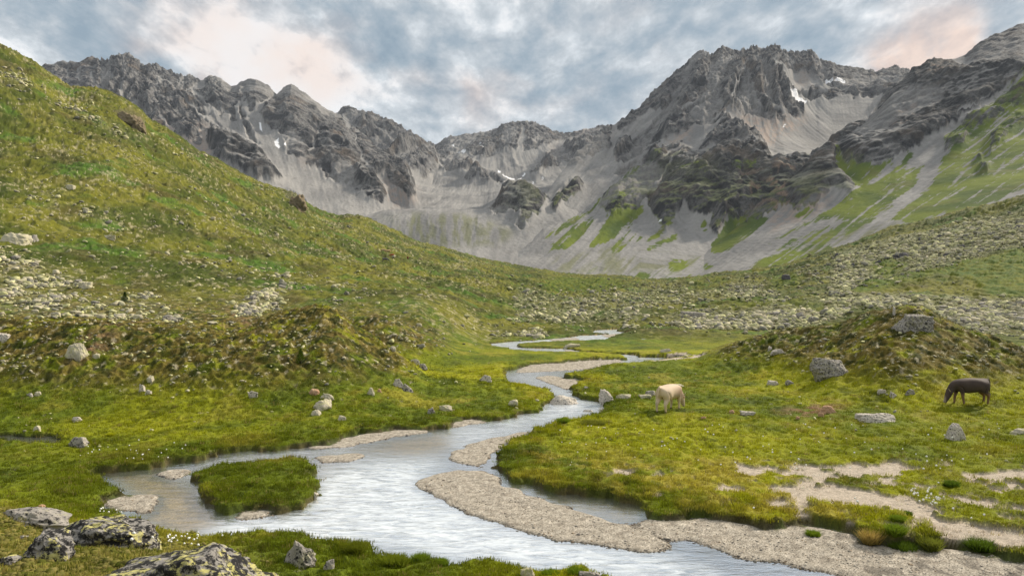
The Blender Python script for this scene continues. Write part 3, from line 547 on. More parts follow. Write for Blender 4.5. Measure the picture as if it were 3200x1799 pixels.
# river corridor
gravc = mixc([.30, .265, .215], [.385, .345, .285], sstep(-.4, .4, fbm(X / .25, Y / .25, 4, 101)))
gravc = mixc(gravc, [.17, .14, .11], sstep(.25, .6, fbm(X / .6, Y / .35, 4, 102)) * .5)
bedc = mixc([.50, .36, .17], [.34, .25, .13], sstep(-.4, .4, fbm(X / 1.5, Y / .8, 4, 103)))
wet = sstep(.022, -.01, zch)
chc = mixc(gravc, gravc * .42, wet)
chc = mixc(bedc, chc, sstep(.1, .5, gr))
c = mixc(chc, c, sstep(.35, .7, g))
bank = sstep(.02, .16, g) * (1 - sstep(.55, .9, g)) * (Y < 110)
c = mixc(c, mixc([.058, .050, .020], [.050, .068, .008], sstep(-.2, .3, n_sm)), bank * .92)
mud = samp(zone([V4([(820, 610), (1000, 600), (1250, 640), (1300, 740), (1450, 790), (1250, 740), (850, 690), (640, 640)]), (.9, V4([(1300, 860), (1900, 840), (2700, 840), (2700, 1100), (1900, 1000), (1400, 1000), (820, 960), (1000, 900)]))], 12), U, Vn)
c = mixc(c, [.075, .065, .055], mud * (Y < 40) * sstep(.08, .32, fbm(X / .55, Y / .8, 4, 110)) * .85)
c = mixc(c, [.035, .035, .02], sstep(.3, .6, pool))
c = np.clip(c, .004, .8).astype(np.float32)
c *= (1 + .35 * n_ti)[..., None]
c *= (1 + (rng.random(n_ti.shape) - .5) * (.5 * (1 - sstep(.02, .3, g)) * (Y < 70) + .3))[..., None].astype(np.float32)
MAT_ground = terrain_mat('meadow_turf', 20.0, 34.0, .6, .03, (.60, 1.40))
Vg = np.stack([X, Y, ZG], -1)
ground = new_obj('ground', mesh_np('ground', Vg, grid_faces(R_, C), c, MAT_ground))
tag(ground, kind='structure')
VP = HZ + (H - ZG) * F / Y                           # projected rows
CM = np.minimum.accumulate(np.concatenate([np.full((1, C), 9999.), VP], 0), 0)[:-1]
VIS = VP <= CM + 1e-6
log('ground', Vg.shape)
def ground_z(x, y):
    u = 1600 + x * F / y
    j = np.clip(np.interp(u, uc, np.arange(C)), 0, C - 1.001); i = np.clip(np.interp(y, yr, np.arange(R_)), 0, R_ - 1.001)
    ji = np.int64(j); ii = np.int64(i); fj = j - ji; fi = i - ii
    return (ZG[ii, ji] * (1 - fi) * (1 - fj) + ZG[ii + 1, ji] * fi * (1 - fj) + ZG[ii, ji + 1] * (1 - fi) * fj + ZG[ii + 1, ji + 1] * fi * fj)
def hit(u, v):
    j = int(round(float(np.interp(u, uc, np.arange(C)))))
    k = np.where((VP[:, j] <= v) & (yr > 3))[0]
    k = k[0] if len(k) else R_ - 60
    y = yr[k]; return y * (u - 1600) / F, y, ZG[k, j]

# backing ground behind the camera so nothing falls off from another position
bx, by = np.meshgrid(np.linspace(-160, 160, 60), np.linspace(-160, 2.3, 40))
bzz = 5.0 + .015 * np.hypot(bx, by) + fbm(bx / 6, by / 6, 3, 5) * .4 - sstep(5, 25, np.abs(bx)) * 3 * sstep(-12, 2, by)
bc = np.broadcast_to(np.array([.12, .14, .02], np.float32), bx.shape + (3,)).copy()
o = new_obj('bank_behind', mesh_np('bank_behind', np.stack([bx, by, bzz - .15], -1), grid_faces(40, 60), bc, MAT_ground)); tag(o, kind='structure'); o.name = 'ground_behind'

# ------------------------------------------------------------------ mountains
MAT_mtn, N = make_mat('mountain_rock')
geo = N.add('ShaderNodeTexCoord').outputs['Object']; at = N.add('ShaderNodeAttribute', attribute_name='col').outputs['Color']; rkf = N.add('ShaderNodeAttribute', attribute_name='rk').outputs['Fac']
r1 = N.mix(N.math('ADD', N.math('MULTIPLY', rkf, .8), .2), (1, 1, 1), N.ramp(N.noise(geo, .20, 9, .68), [(.3, .42), (.7, 1.62)]))
b = N.add('ShaderNodeBump', i_Distance=4.0, i_Height=N.noise(geo, .22, 8, .65)); N.l.new(N.math('ADD', N.math('MULTIPLY', rkf, .9), .12), b.inputs['Strength'])
p = N.add('ShaderNodeBsdfPrincipled', i_Base_Color=N.mix(1.0, at, r1, 'MULTIPLY'), i_Roughness=.95, i_Normal=b.outputs[0]); p.inputs['Specular IOR Level'].default_value = .1
N.l.new(p.outputs[0], N.add('ShaderNodeOutputMaterial').inputs[0])
def mountain(name, u0, u1, ncol, knots, seed, rows_per=None, shear=None, amp=1.0, crestfade=.06, back=True):
    """knots: list of (ycurve, vcurve) from foot to crest; becomes a displaced slope sheet with a back side"""
    u = np.linspace(u0, u1, ncol)
    KYm = []; KZm = []; KVm = []
    for yk, vk in knots:
        y = cv(u, yk); v = cv(u, vk); KYm.append(y); KVm.append(v); KZm.append(zv(y, v))
    inb = (u > 0) & (u < 3200)
    dv = [max(abs(np.mean((KVm[i + 1] - KVm[i])[inb])), np.max(np.abs(KVm[i + 1] - KVm[i])[inb]) * .8) for i in range(len(knots) - 1)]
    s = []; k_idx = np.arange(len(knots), dtype=float)
    for i, d in enumerate(dv):
        n = max(int(d / 1.5), 6); s.append(np.linspace(i, i + 1, n, endpoint=False))
    s.append([len(knots) - 1.0]); s = np.concatenate(s)
    KI = np.repeat(k_idx[:, None], ncol, 1)
    y = pchip(KI, np.array(KYm), s); z = pchip(KI, np.array(KZm), s)
    Um = np.broadcast_to(u[None], y.shape); Vm = HZ - (z - H) * F / y
    top = (s / (len(knots) - 1))[:, None]
    if back:
        nbk = 14
        tb = np.linspace(.06, 1, nbk)[:, None]
        yb_ = y[-1:] + tb * 500; zb_ = z[-1:] - tb * 330
        y = np.concatenate([y, yb_]); z = np.concatenate([z, zb_]); Um = np.broadcast_to(u[None], y.shape)
        Vm = np.concatenate([Vm, np.repeat(Vm[-1:], nbk, 0)]); top = np.concatenate([top, np.ones((nbk, 1))])
    x = y * (Um - 1600) / F
    rk = samp(ROCK, Um, np.clip(Vm, 0, 1799)); warpn = (fbm(Um / 26, Vm / 26, 4, seed + 5))
    rk = samp(ROCK, Um + warpn * 11, Vm + fbm(Um / 26, Vm / 26, 4, seed + 8) * 11)
    rkb = samp(ROCKB, Um, Vm)
    P = x; Q = y * .55 + z
    k = cv(u, shear)[None] if shear is not None else 0
    Pp = P + k * (z - 150)
    wp = fbm(P / 160, Q / 160, 3, seed + 11) * 55
    gul = ridged((Pp + wp) / 120, (Q + wp) / 420, 4, seed, .45) - .9
    det = crags((Pp + wp * .8) / 52, (Q + wp) / 78, seed + 20) * 1.7 + crags((Pp + wp * .6) / 20, (Q - wp) / 27, seed + 24) * .75 + fbm((P + wp) / 30, (Q - wp) / 22, 3, seed + 24) * .4
    cf2 = 1 - .93 * sstep(.84, .985, top)
    fin = crags(Pp / 9 + wp * .02, (Q + wp) / 11, seed + 30) * 1.5 + .4
    cf = 1 - .75 * sstep(1 - crestfade * 3, 1.0, top)
    amp_ = amp * np.clip(y / 1500, .5, 1.3)
    d0 = rk * (fin * 4.5 + (crags((Pp + wp * .6) / 24, (Q - wp) / 30, seed + 24) + .2) * 9) * amp_ * (1 - cf2)
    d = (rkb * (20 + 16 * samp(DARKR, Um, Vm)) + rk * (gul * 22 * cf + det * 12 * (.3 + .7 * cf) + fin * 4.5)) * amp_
    d += (1 - rk) * (gul * 3.5 * cf + fbm(Pp / 16, Q / 240, 3, seed + 40) * 1.6 + fbm(P / 5, Q / 6, 2, seed + 41) * .8) * amp_
    # normal of the plain slope
    dzdy = np.gradient(z, axis=0) / np.maximum(np.gradient(y, axis=0), .5)
    dzdy = np.clip(dzdy, .15, 2.5); nl = np.sqrt(1 + dzdy**2)
    ny_ = -dzdy / nl; nz_ = 1 / nl
    d = d * cf2 + d0
    y2 = y + ny_ * d * .8; z2 = z + nz_ * d
    x2 = y2 * 0 + x + rk * fbm(P / 20, Q / 20, 3, seed + 50) * 5 * amp_
    # steepness after displacement
    gy = np.stack([np.gradient(x2, axis=0), np.gradient(y2, axis=0), np.gradient(z2, axis=0)], -1)
    gxv = np.stack([np.gradient(x2, axis=1), np.gradient(y2, axis=1), np.gradient(z2, axis=1)], -1)
    nn = np.cross(gxv, gy); nn /= np.maximum(np.linalg.norm(nn, axis=-1, keepdims=True), 1e-6)
    up = np.abs(nn[..., 2])
    a = sstep(.25, .60, rk)
    # albedo
    sn = fbm(P / 70, Q / 90, 4, seed + 60); sf = fbm(P / 9, Q / 14, 4, seed + 61); kk_ = cv(u, shear)[None]; Ps = (Um - kk_ * Vm) * .5
    st = fbm(Ps / 7, Vm / 190, 4, seed + 62)
    scree = mixc([.192, .188, .184], [.285, .275, .262], sstep(-.5, .5, sn + .6 * st))
    scree = mixc(scree, [.13, .122, .115], sstep(.15, .6, sf) * .4)
    scree = mixc(scree, [.33, .25, .20], np.clip(samp(WARM, Um, Vm) * 1.1, 0, 1) * sstep(-.5, .3, sf + st) * .7)
    rn = fbm(P / 26, Q / 20, 5, seed + 63, .6)
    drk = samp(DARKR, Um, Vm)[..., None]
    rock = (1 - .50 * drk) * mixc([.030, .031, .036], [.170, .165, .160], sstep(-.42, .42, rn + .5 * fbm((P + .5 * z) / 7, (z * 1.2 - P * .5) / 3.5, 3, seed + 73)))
    rock = mixc(rock, [.15, .115, .085], sstep(.1, .7, fbm(P / 60, Q / 60, 4, seed + 64)) * .6)
    rock = mixc(rock, [.28, .19, .13], samp(OCHRE, Um, Vm) * sstep(.0, .4, fbm(P / 14, Q / 22, 4, seed + 65)) * .8)
    ledge = sstep(.70, .86, up + .10 * sf + .12 * fbm(Pp / 22, Q / 60, 3, seed + 66)) * sstep(-.3, .25, fbm(P / 90, Q / 90, 3, seed + 67) + .1)
    ledge = ledge * (1 - .75 * sstep(.8, .95, top))
    ledge = np.clip(ledge + sstep(-.42, -.62, gul + .12 * sf) * .8, 0, 1)
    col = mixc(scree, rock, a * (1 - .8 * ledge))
    # vegetation
    gm = samp(GRASS, Um + st * 14, Vm + sf * 6)
    streaky = sstep(-.05, .3, 1.5 * fbm(Ps / 8, Vm / 110, 5, seed + 68, .6) + .6 * fbm(P / 6, Q / 9, 3, seed + 74) + (gm - .48) * 1.6)
    gmask = sstep(.2, .55, gm) * streaky * (1 - .85 * a * sstep(.8, .55, up))
    gcol = mixc([.060, .095, .008], [.135, .170, .012], sstep(-.4, .4, fbm(P / 40, Q / 80, 4, seed + 69)))
    gcol = mixc(gcol, [.15, .14, .045], sstep(.1, .6, fbm(P / 25, Q / 40, 4, seed + 70)) * .5)
    dry = samp(DRY, Um, Vm)
    dm = sstep(.25, .8, dry) * sstep(-.25, .35, fbm(Ps / 16, Vm / 90, 5, seed + 71, .6)) * (1 - a * .6)
    col = mixc(col, [.15, .155, .075], dm * .75)
    lowg = sstep(520, 700, Vm) * a * sstep(.62, .80, up + .1 * sf) * (samp(ROCKB, Um, Vm) > .3)     # turf ledges on the low cliffs
    col = mixc(col, [.10, .12, .025], lowg * sstep(1500, 1800, Um) * .8)
    col = mixc(col, gcol, gmask)
    stk = samp(STREAK, Um + sf * 5, Vm + sf * 3); col = mixc(col, scree * 1.05, sstep(.25, .6, stk + .25 * sf) * (1 - a))
    sw = samp(SNOW, Um + sf * 3, Vm + sf * 3) * (top < .999) * ((Um < 1190) | (name == 'mountain_cirque') | (Um > 1500))
    col = mixc(col, [.86, .86, .88], sstep(.35, .6, sw))
    col = np.clip(col, .01, .9).astype(np.float32)
    ob = new_obj(name, mesh_np(name, np.stack([x2, y2, z2], -1), grid_faces(*x2.shape), col, MAT_mtn, True, {'rk': a * (1 - .8 * ledge)})); tag(ob, kind='structure')
    log(name, x2.shape)
    return ob
ROCKB = blur(ROCK, 7, 2)
# centre cirque
mountain('mountain_cirque', 900, 2250, 720, [
    ([(900, 640), (2250, 640)], [(900, 900), (2250, 900)]),
    ([(900, 780), (1300, 820), (2250, 820)], [(900, 850), (1200, 830), (1400, 790), (1600, 800), (2250, 820)]),
    ([(900, 1000), (2250, 1000)], [(900, 700), (1150, 690), (1230, 672), (1500, 664), (1650, 650), (1800, 660), (2250, 690)]),
    ([(900, 1250), (2250, 1250)], [(900, 650), (1230, 650), (1500, 640), (1700, 600), (1900, 600), (2250, 600)]),
    ([(900, 1700), (2250, 1700)], [(900, 590), (1300, 590), (1500, 585), (1700, 560), (1900, 520), (2250, 500)]),
    ([(900, 2050), (2250, 2000)], [(900, 540), (1300, 530), (1500, 500), (1700, 490), (1900, 450), (2250, 430)]),
    ([(900, 2400), (1300, 2500), (2250, 2300)], [(900, 480), (1300, 470), (1355, 458), (1377, 448), (1405, 426), (1448, 423), (1516, 414), (1554, 405), (1572, 389), (1600, 382), (1632, 381), (1662, 383), (1690, 394), (1718, 404), (1745, 418), (1762, 420), (1786, 415), (1849, 403), (1898, 392), (1930, 390), (2000, 400), (2250, 420)])],
    100, shear=[(900, .1), (1500, 0), (1750, .5), (2250, .8)])
# second left peak
mountain('mountain_left_far', 980, 1480, 290, [
    ([(980, 1500), (1480, 1500)], [(980, 640), (1480, 640)]),
    ([(980, 1850), (1480, 1850)], [(980, 520), (1280, 520), (1360, 560), (1480, 620)]),
    ([(980, 2250), (1480, 2100)], [(980, 380), (1057, 352), (1064, 345), (1072, 333), (1094, 335), (1108, 340), (1120, 350), (1150, 352), (1200, 373), (1243, 393), (1293, 423), (1330, 443), (1355, 460), (1390, 540), (1480, 640)])],
    140, shear=[(980, -.4), (1480, -.6)])
# left range
lc = [(-800, 260), (-200, 240), (60, 232), (106, 224), (140, 211), (174, 199), (202, 204), (224, 201), (267, 193), (305, 187), (339, 193), (357, 181), (380, 172), (395, 170), (413, 178), (435, 203), (457, 211), (468, 206), (479, 204), (510, 215), (541, 230), (572, 242), (597, 242), (631, 252), (653, 244), (671, 241), (693, 249), (712, 263), (724, 271), (740, 268), (749, 258), (761, 263), (783, 252), (799, 249), (827, 263), (845, 277), (864, 300), (876, 286), (895, 269), (909, 263), (926, 273), (951, 293), (976, 311), (1007, 333), (1032, 349), (1057, 358), (1095, 392), (1141, 428), (1180, 462), (1218, 488), (1257, 503), (1277, 533), (1292, 580), (1305, 622), (1350, 680), (1450, 750), (1520, 800)]
mountain('mountain_left_range', -500, 1520, 1100, [
    ([(-800, 640), (1520, 700)], [(-800, 880), (1520, 880)]),
    ([(-800, 850), (1000, 900), (1520, 800)], [(-800, 740), (700, 740), (1000, 760), (1200, 800), (1520, 860)]),
    ([(-800, 1050), (1000, 1100), (1250, 1050), (1520, 850)], [(-800, 560), (600, 560), (1000, 640), (1200, 700), (1350, 790), (1520, 840)]),
    ([(-800, 1280), (1000, 1380), (1250, 1200), (1520, 900)], [(-800, 410), (400, 380), (700, 420), (900, 440), (1050, 520), (1200, 610), (1350, 730), (1520, 820)]),
    ([(-800, 1500), (0, 1550), (900, 1700), (1057, 1750), (1218, 1500), (1300, 1280), (1520, 950)], lc)],
    180, shear=[(-800, 0), (300, -.15), (480, .7), (700, 1.1), (900, .7), (1100, .5), (1300, .3)])
# right massif
rc = [(1540, 825), (1600, 770), (1650, 690), (1700, 610), (1750, 545), (1800, 485), (1850, 440), (1890, 405), (1923, 389), (1948, 373), (1985, 348), (2035, 299), (2072, 258), (2116, 227), (2147, 199), (2166, 177), (2178, 165), (2190, 160), (2206, 162), (2218, 173), (2240, 159), (2256, 148), (2271, 156), (2315, 163), (2340, 157), (2349, 146), (2371, 153), (2402, 156), (2414, 144), (2430, 146), (2439, 161), (2489, 168), (2535, 163), (2551, 171), (2560, 193), (2594, 196), (2626, 213), (2669, 217), (2713, 224), (2722, 219), (2737, 229), (2768, 221), (2781, 213), (2806, 215), (2846, 233), (2900, 245), (3300, 260)]
mountain('mountain_right_massif', 1540, 3300, 960, [
    ([(1540, 690), (3300, 690)], [(1540, 868), (2000, 872), (3300, 880)]),
    ([(1540, 720), (2000, 860), (2500, 850), (3300, 850)], [(1540, 860), (1700, 820), (2000, 740), (2300, 705), (2500, 700), (3300, 700)]),
    ([(1540, 760), (2000, 1040), (2300, 1000), (2500, 960), (3300, 960)], [(1540, 850), (1700, 760), (2000, 610), (2300, 530), (2450, 500), (2600, 530), (3300, 530)]),
    ([(1540, 800), (2000, 1220), (2300, 1200), (2500, 1250), (3300, 1250)], [(1540, 842), (1700, 700), (2000, 500), (2200, 400), (2400, 420), (2600, 460), (3300, 460)]),
    ([(1540, 850), (2000, 1380), (2300, 1420), (2500, 1520), (3300, 1600)], [(1540, 834), (1700, 650), (2000, 420), (2200, 275), (2400, 250), (2550, 300), (2700, 310), (3300, 330)]),
    ([(1540, 900), (1923, 1450), (2000, 1550), (2350, 1650), (2600, 1750), (2850, 1950), (3300, 2000)], rc)],
    260, shear=[(1540, -.9), (2000, -.8), (2300, -.4), (2450, .3), (2600, .6), (2750, .1), (3300, -.3)])
# right near mountain side
r4 = [(1900, 866), (2000, 840), (2200, 760), (2330, 690), (2420, 620), (2480, 570), (2540, 520), (2594, 479), (2657, 423), (2694, 398), (2737, 355), (2762, 317), (2784, 280), (2818, 255), (2849, 230), (2855, 218), (2874, 213), (2899, 190), (2924, 190), (2942, 192), (2986, 184), (3017, 171), (3054, 143), (3092, 118), (3141, 100), (3166, 87), (3200, 75), (3400, 0), (4200, -200)]
mountain('mountain_right_side', 1900, 3900, 980, [
    ([(1900, 660), (2300, 560), (2800, 480), (3200, 430), (4200, 430)], [(1900, 890), (2500, 880), (2800, 790), (3200, 680), (4200, 500)]),
    ([(1900, 690), (2300, 660), (2594, 660), (2850, 660), (3200, 620), (4200, 620)], [(1900, 882), (2200, 850), (2500, 740), (2800, 620), (3200, 500), (4200, 330)]),
    ([(1900, 720), (2300, 770), (2594, 820), (2850, 860), (3200, 850), (4200, 850)], [(1900, 875), (2200, 800), (2500, 620), (2800, 450), (3200, 300), (4200, 80)]),
    ([(1900, 760), (2300, 870), (2594, 980), (2850, 1080), (3200, 1150), (4200, 1150)], r4)],
    340, shear=[(1900, -1.3), (2800, -1.3), (3200, -1.2), (4200, -.6)])
log('mountains')

# ------------------------------------------------------------------ water
SHAL = zone([V2([(300, 590), (640, 545), (850, 520), (1000, 620), (1180, 700), (1300, 890), (1450, 960), (1500, 1010), (1250, 1080), (1080, 1200), (950, 1130), (700, 1010), (560, 960), (860, 830), (600, 760), (500, 640)]),
    V3([(1310, 490), (1400, 470), (1800, 570), (2240, 630), (2450, 740), (2300, 760), (1850, 690), (1600, 600)]), (.7, V3([(1700, 640), (2300, 700), (2600, 900), (2600, 1000), (2200, 830), (1900, 740)])),
    (1, V4([(0, 700), (100, 830), (0, 870)])), R1([(-100, 720), (380, 740), (360, 800), (-100, 800)]),
    (1, V3([(190, 240), (700, 140), (980, 90), (980, 260), (700, 310), (300, 280)]))], 12)
WHITE = zone([V3([(0, 420), (420, 320), (950, 345), (760, 430), (640, 490), (850, 620), (1200, 780), (1700, 920), (2576, 1040), (3000, 1200), (1500, 1100), (300, 900), (0, 880)]),
    V2([(1250, 1120), (1500, 1010), (1950, 945), (2250, 800), (2350, 700), (2576, 560), (2600, 1300), (1250, 1190)]), (.7, V2([(1000, 480), (1500, 400), (2100, 360), (2576, 350), (2576, 380), (1900, 400), (1400, 440)])),
    (.75, V1([(390, 640), (1200, 610), (1180, 640), (760, 680), (1000, 800), (1250, 860), (1300, 900), (1700, 1000), (1600, 1120), (1000, 1250), (-400, 1500), (-400, 1400), (870, 1080), (1000, 900), (700, 760), (420, 720)])),
    (.8, V1([(0, 0), (2100, 0), (2600, 480), (1850, 510), (1500, 400), (0, 330)])), (.6, V3([(1000, 90), (1500, 30), (1700, 0), (1500, 110), (1000, 240)]))], 12)
uw = np.linspace(-300, 4200, 760); vw = np.concatenate([np.linspace(1030, 1200, 130)[:-1], np.linspace(1200, 2060, 420)])
UW, VW = np.meshgrid(uw, vw); YW = H * F / (VW - HZ); XW = YW * (UW - 1600) / F
foam = samp(WHITE, UW, VW); shal = samp(SHAL, UW, VW)
rip = fbm((XW + YW * .25) / 1.1, YW / .30, 4, 201, .6); rip2 = fbm((XW - YW * .3) / .5, YW / .16, 3, 205)
ZW = .004 * rip + foam * (.012 * rip + .005 * rip2) - (shal > .5) * 0
MATW, N = make_mat('river_water')
geo = N.add('ShaderNodeTexCoord').outputs['Object']
mp = N.add('ShaderNodeMapping', i_Vector=geo); mp.inputs['Scale'].default_value = (.62, 2.0, 1); mp.inputs['Rotation'].default_value = (0, 0, .30)
n1 = N.noise(mp.outputs[0], 1.3, 6, .58, 1.3); n2 = N.noise(mp.outputs[0], 4.2, 5, .6, .9)
fo = N.add('ShaderNodeAttribute', attribute_name='foam').outputs['Fac']; sh = N.add('ShaderNodeAttribute', attribute_name='shal').outputs['Fac']
b = N.add('ShaderNodeBump', i_Strength=.30, i_Distance=.05, i_Height=N.math('MULTIPLY', n2, N.math('SUBTRACT', 1.0, N.math('MULTIPLY', sh, .85))))
fr = N.math('MULTIPLY', N.add('ShaderNodeFresnel', i_IOR=1.25, i_Normal=b.outputs[0]).outputs[0], N.math('SUBTRACT', 1.0, N.math('MULTIPLY', sh, .62)))
gl = N.add('ShaderNodeBsdfGlossy', i_Roughness=.16, i_Normal=b.outputs[0]); gl.inputs['Color'].default_value = (.95, .97, 1, 1)
tr = N.add('ShaderNodeBsdfTransparent'); tr.inputs[0].default_value = (.80, .80, .70, 1)
turb = N.add('ShaderNodeBsdfDiffuse'); turb.inputs['Color'].default_value = (.27, .28, .24, 1)
tm = N.math('MULTIPLY', N.math('SUBTRACT', 1.0, N.math('MULTIPLY', sh, .75)), .75)
body = N.add('ShaderNodeMixShader', i_0=tm, i_1=tr.outputs[0], i_2=turb.outputs[0])
surf = N.add('ShaderNodeMixShader', i_0=fr, i_1=body.outputs[0], i_2=gl.outputs[0])
milk = N.add('ShaderNodeBsdfDiffuse'); N.l.new(N.mix(n2, (.55, .62, .68), (.86, .89, .92)), milk.inputs['Color'])
s1 = N.ramp(N.math('ADD', N.math('MULTIPLY', n1, .55), N.math('MULTIPLY', n2, .45)), [(.38, .0), (.58, 1.0)])
fm = N.math('MULTIPLY', N.math('ADD', N.math('MULTIPLY', s1, .66), .10), fo, True)
w = N.add('ShaderNodeMixShader', i_0=fm, i_1=surf.outputs[0], i_2=milk.outputs[0])
N.l.new(w.outputs[0], N.add('ShaderNodeOutputMaterial').inputs[0])
water = new_obj('river', mesh_np('river', np.stack([XW, YW, ZW], -1), grid_faces(*XW.shape), None, MATW, True, {'foam': foam, 'shal': shal})); tag(water, kind='structure')

pw_ = toworld([(-260, 1350), (330, 1350), (330, 1400), (-260, 1400)], .25)
mpw = new_obj('pool_water', mesh_np('pool_water', np.array([(a, b_, .245) for a, b_ in pw_]), np.array([[0, 1, 2, 3]]), None, MATW, True, {'foam': np.zeros(4), 'shal': np.ones(4)})); tag(mpw, kind='structure')
# ------------------------------------------------------------------ rocks
def rock_mat(name, base, base2, lich=(.50, .50, .10), lam=.5, blk=.5, scale=1.0):
    m, N = make_mat(name)
    co = N.add('ShaderNodeTexCoord').outputs['Object']
    inf = N.add('ShaderNodeObjectInfo').outputs['Random']
    off = N.add('ShaderNodeVectorMath', operation='ADD'); N.l.new(co, off.inputs[0])
    cmb = N.add('ShaderNodeCombineXYZ', i_X=N.math('MULTIPLY', inf, 50.0)); N.l.new(cmb.outputs[0], off.inputs[1]); co = off.outputs[0]
    n1 = N.noise(co, 2.2 * scale, 6, .7); n2 = N.noise(co, 9 * scale, 8, .75); n3 = N.noise(co, 3.6 * scale, 7, .72, .4); n4 = N.noise(co, 30 * scale, 4, .7)
    c = N.mix(n1, base, base2)
    c = N.mix(N.ramp(n4, [(.35, .0), (.65, .6)]), c, [x * .55 for x in base])
    c = N.mix(N.math('MULTIPLY', N.ramp(n3, [(.56 - .1 * lam, 0), (.60 - .1 * lam, 1)]), min(1, lam * 1.6)), c, lich)
    c = N.mix(N.math('MULTIPLY', N.ramp(n2, [(.60 - .12 * blk, 0), (.66 - .12 * blk, 1)]), min(1, blk * 1.5)), c, (.025, .024, .024))
    bp = N.add('ShaderNodeBump', i_Strength=.7, i_Distance=.05, i_Height=n2)
    p = N.add('ShaderNodeBsdfPrincipled', i_Base_Color=c, i_Roughness=.92, i_Normal=bp.outputs[0]); p.inputs['Specular IOR Level'].default_value = .2
    N.l.new(p.outputs[0], N.add('ShaderNodeOutputMaterial').inputs[0])
    return m
RM = {'lichen': rock_mat('lichen_boulder_rock', (.42, .39, .35), (.20, .19, .18), (.52, .48, .17), .58, 1.15, .9),
      'grey': rock_mat('grey_boulder_rock', (.46, .42, .37), (.27, .25, .225), (.46, .43, .20), .2, .7),
      'pale': rock_mat('pale_boulder_rock', (.62, .56, .42), (.42, .375, .28), (.52, .50, .22), .35, .3),
      'white': rock_mat('white_boulder_rock', (.72, .65, .56), (.50, .45, .39), (.50, .46, .30), .2, .6, 1.3),
      'rust': rock_mat('rust_boulder_rock', (.58, .33, .19), (.44, .31, .21), (.45, .40, .25), .15, .15),
      'brown': rock_mat('brown_outcrop_rock', (.27, .21, .13), (.16, .125, .08), (.25, .22, .10), .3, .35, .5),
      'dark': rock_mat('dark_boulder_rock', (.13, .12, .125), (.075, .07, .075), (.2, .2, .12), .1, .2)}
_ico = {}
def ico(n):
    if n not in _ico:
        bm = bmesh.new(); bmesh.ops.create_icosphere(bm, subdivisions=n, radius=1)
        _ico[n] = (np.array([v.co[:] for v in bm.verts]), np.array([[v.index for v in f.verts] for f in bm.faces])); bm.free()
    return _ico[n]
def rock_shape(seed, n, planes=11, rough=.06, box=.5, taper=0.0):
    r = np.random.default_rng(seed); D, Fc = ico(n)
    nrm = r.normal(size=(planes, 3)); nrm /= np.linalg.norm(nrm, axis=1, keepdims=True); hh = r.uniform(.55, .92, planes)
    ax = np.array([[1, .1, 0], [-1, 0, .1], [0, 1, 0], [0, -1, .1], [0.05, 0, 1], [0, 0, -1.0]]) + r.normal(size=(6, 3)) * .18
    ax /= np.linalg.norm(ax, axis=1, keepdims=True)
    nrm = np.vstack([nrm, ax]); hh = np.concatenate([hh, np.full(6, box + .18)])
    dots = D @ nrm.T
    rad = np.where(dots > .05, hh / np.maximum(dots, .05), 9)
    k = 30.0
    mn_ = rad.min(1); rr = mn_ - np.log(np.exp(-k * (rad - mn_[:, None])).sum(1)) / k
    P = D * rr[:, None]
    s = seed * 7.3
    nz = fbm(P[:, 0] * 1.6 + P[:, 2] * 1.1 + s, P[:, 1] * 1.6 - P[:, 2] * .8 + s, 5, 11, .6)
    nz2 = ridged(P[:, 0] * 2.2 + P[:, 1] + s, P[:, 2] * 2.4 + P[:, 1] * .5 + s, 3, 17) - 1
    P = P * (1 + rough * nz + rough * .45 * nz2)[:, None]
    if taper: P[:, :2] *= (1 - taper * np.clip((P[:, 2:3] - P[:, 2].min()) / np.ptp(P[:, 2]), 0, 1))
    P = P - (P.max(0) + P.min(0)) / 2; P = P / P.max(0)
    return P, Fc
def rock_mesh(name, seed, n, size, mat, planes=11, rough=.17, taper=0.0):
    P, Fc = rock_shape(seed, n, planes, rough, taper=taper)
    P = P * (np.array(size) / 2)
    return mesh_np(name, P, Fc, None, mat, n > 3)
rock_count = 0
def put_rock(u0, u1, v0, v1, mat, label, seed=None, rot=None, depth=.8, name='boulder', y=None, sink=.18, group=None, tilt=0.0, rough=.17, planes=11):
    global rock_count
    rock_count += 1
    seed = rock_count * 13 + 5 if seed is None else seed
    um = (u0 + u1) / 2
    x, yy, z = hit(um, v1 - (v1 - v0) * .10)
    y2_ = yy + (u1 - u0) * yy / F * depth * .25; w = (u1 - u0) * y2_ / F; h = (v1 - v0) * y2_ / F; x = x * y2_ / yy
    if w * F / yy / 3.125 > 40: n = 6
    elif (u1 - u0) > 40: n = 5
    elif (u1 - u0) > 18: n = 4
    else: n = 3
    me = rock_mesh(name, seed, n, (w * 1.05, w * depth, h * (1 + 2 * sink)), RM[mat], planes, rough, .62 if ('point' in label or 'pyramid' in label or 'wedge' in label or 'triang' in label) else (.3 if h > .45 * w else .15))
    o = new_obj(name, me)
    zb = HZ; zbot = H - y2_ * (v1 - HZ) / F
    o.location = (x, y2_, zbot + h * (.5 - sink))
    o.rotation_euler = (0, tilt, rot or 0)
    tag(o, label, 'boulder' if max(w, h) > .45 else 'stone', group)
    if max(w, h) <= .45: o.name = 'stone'
    return o
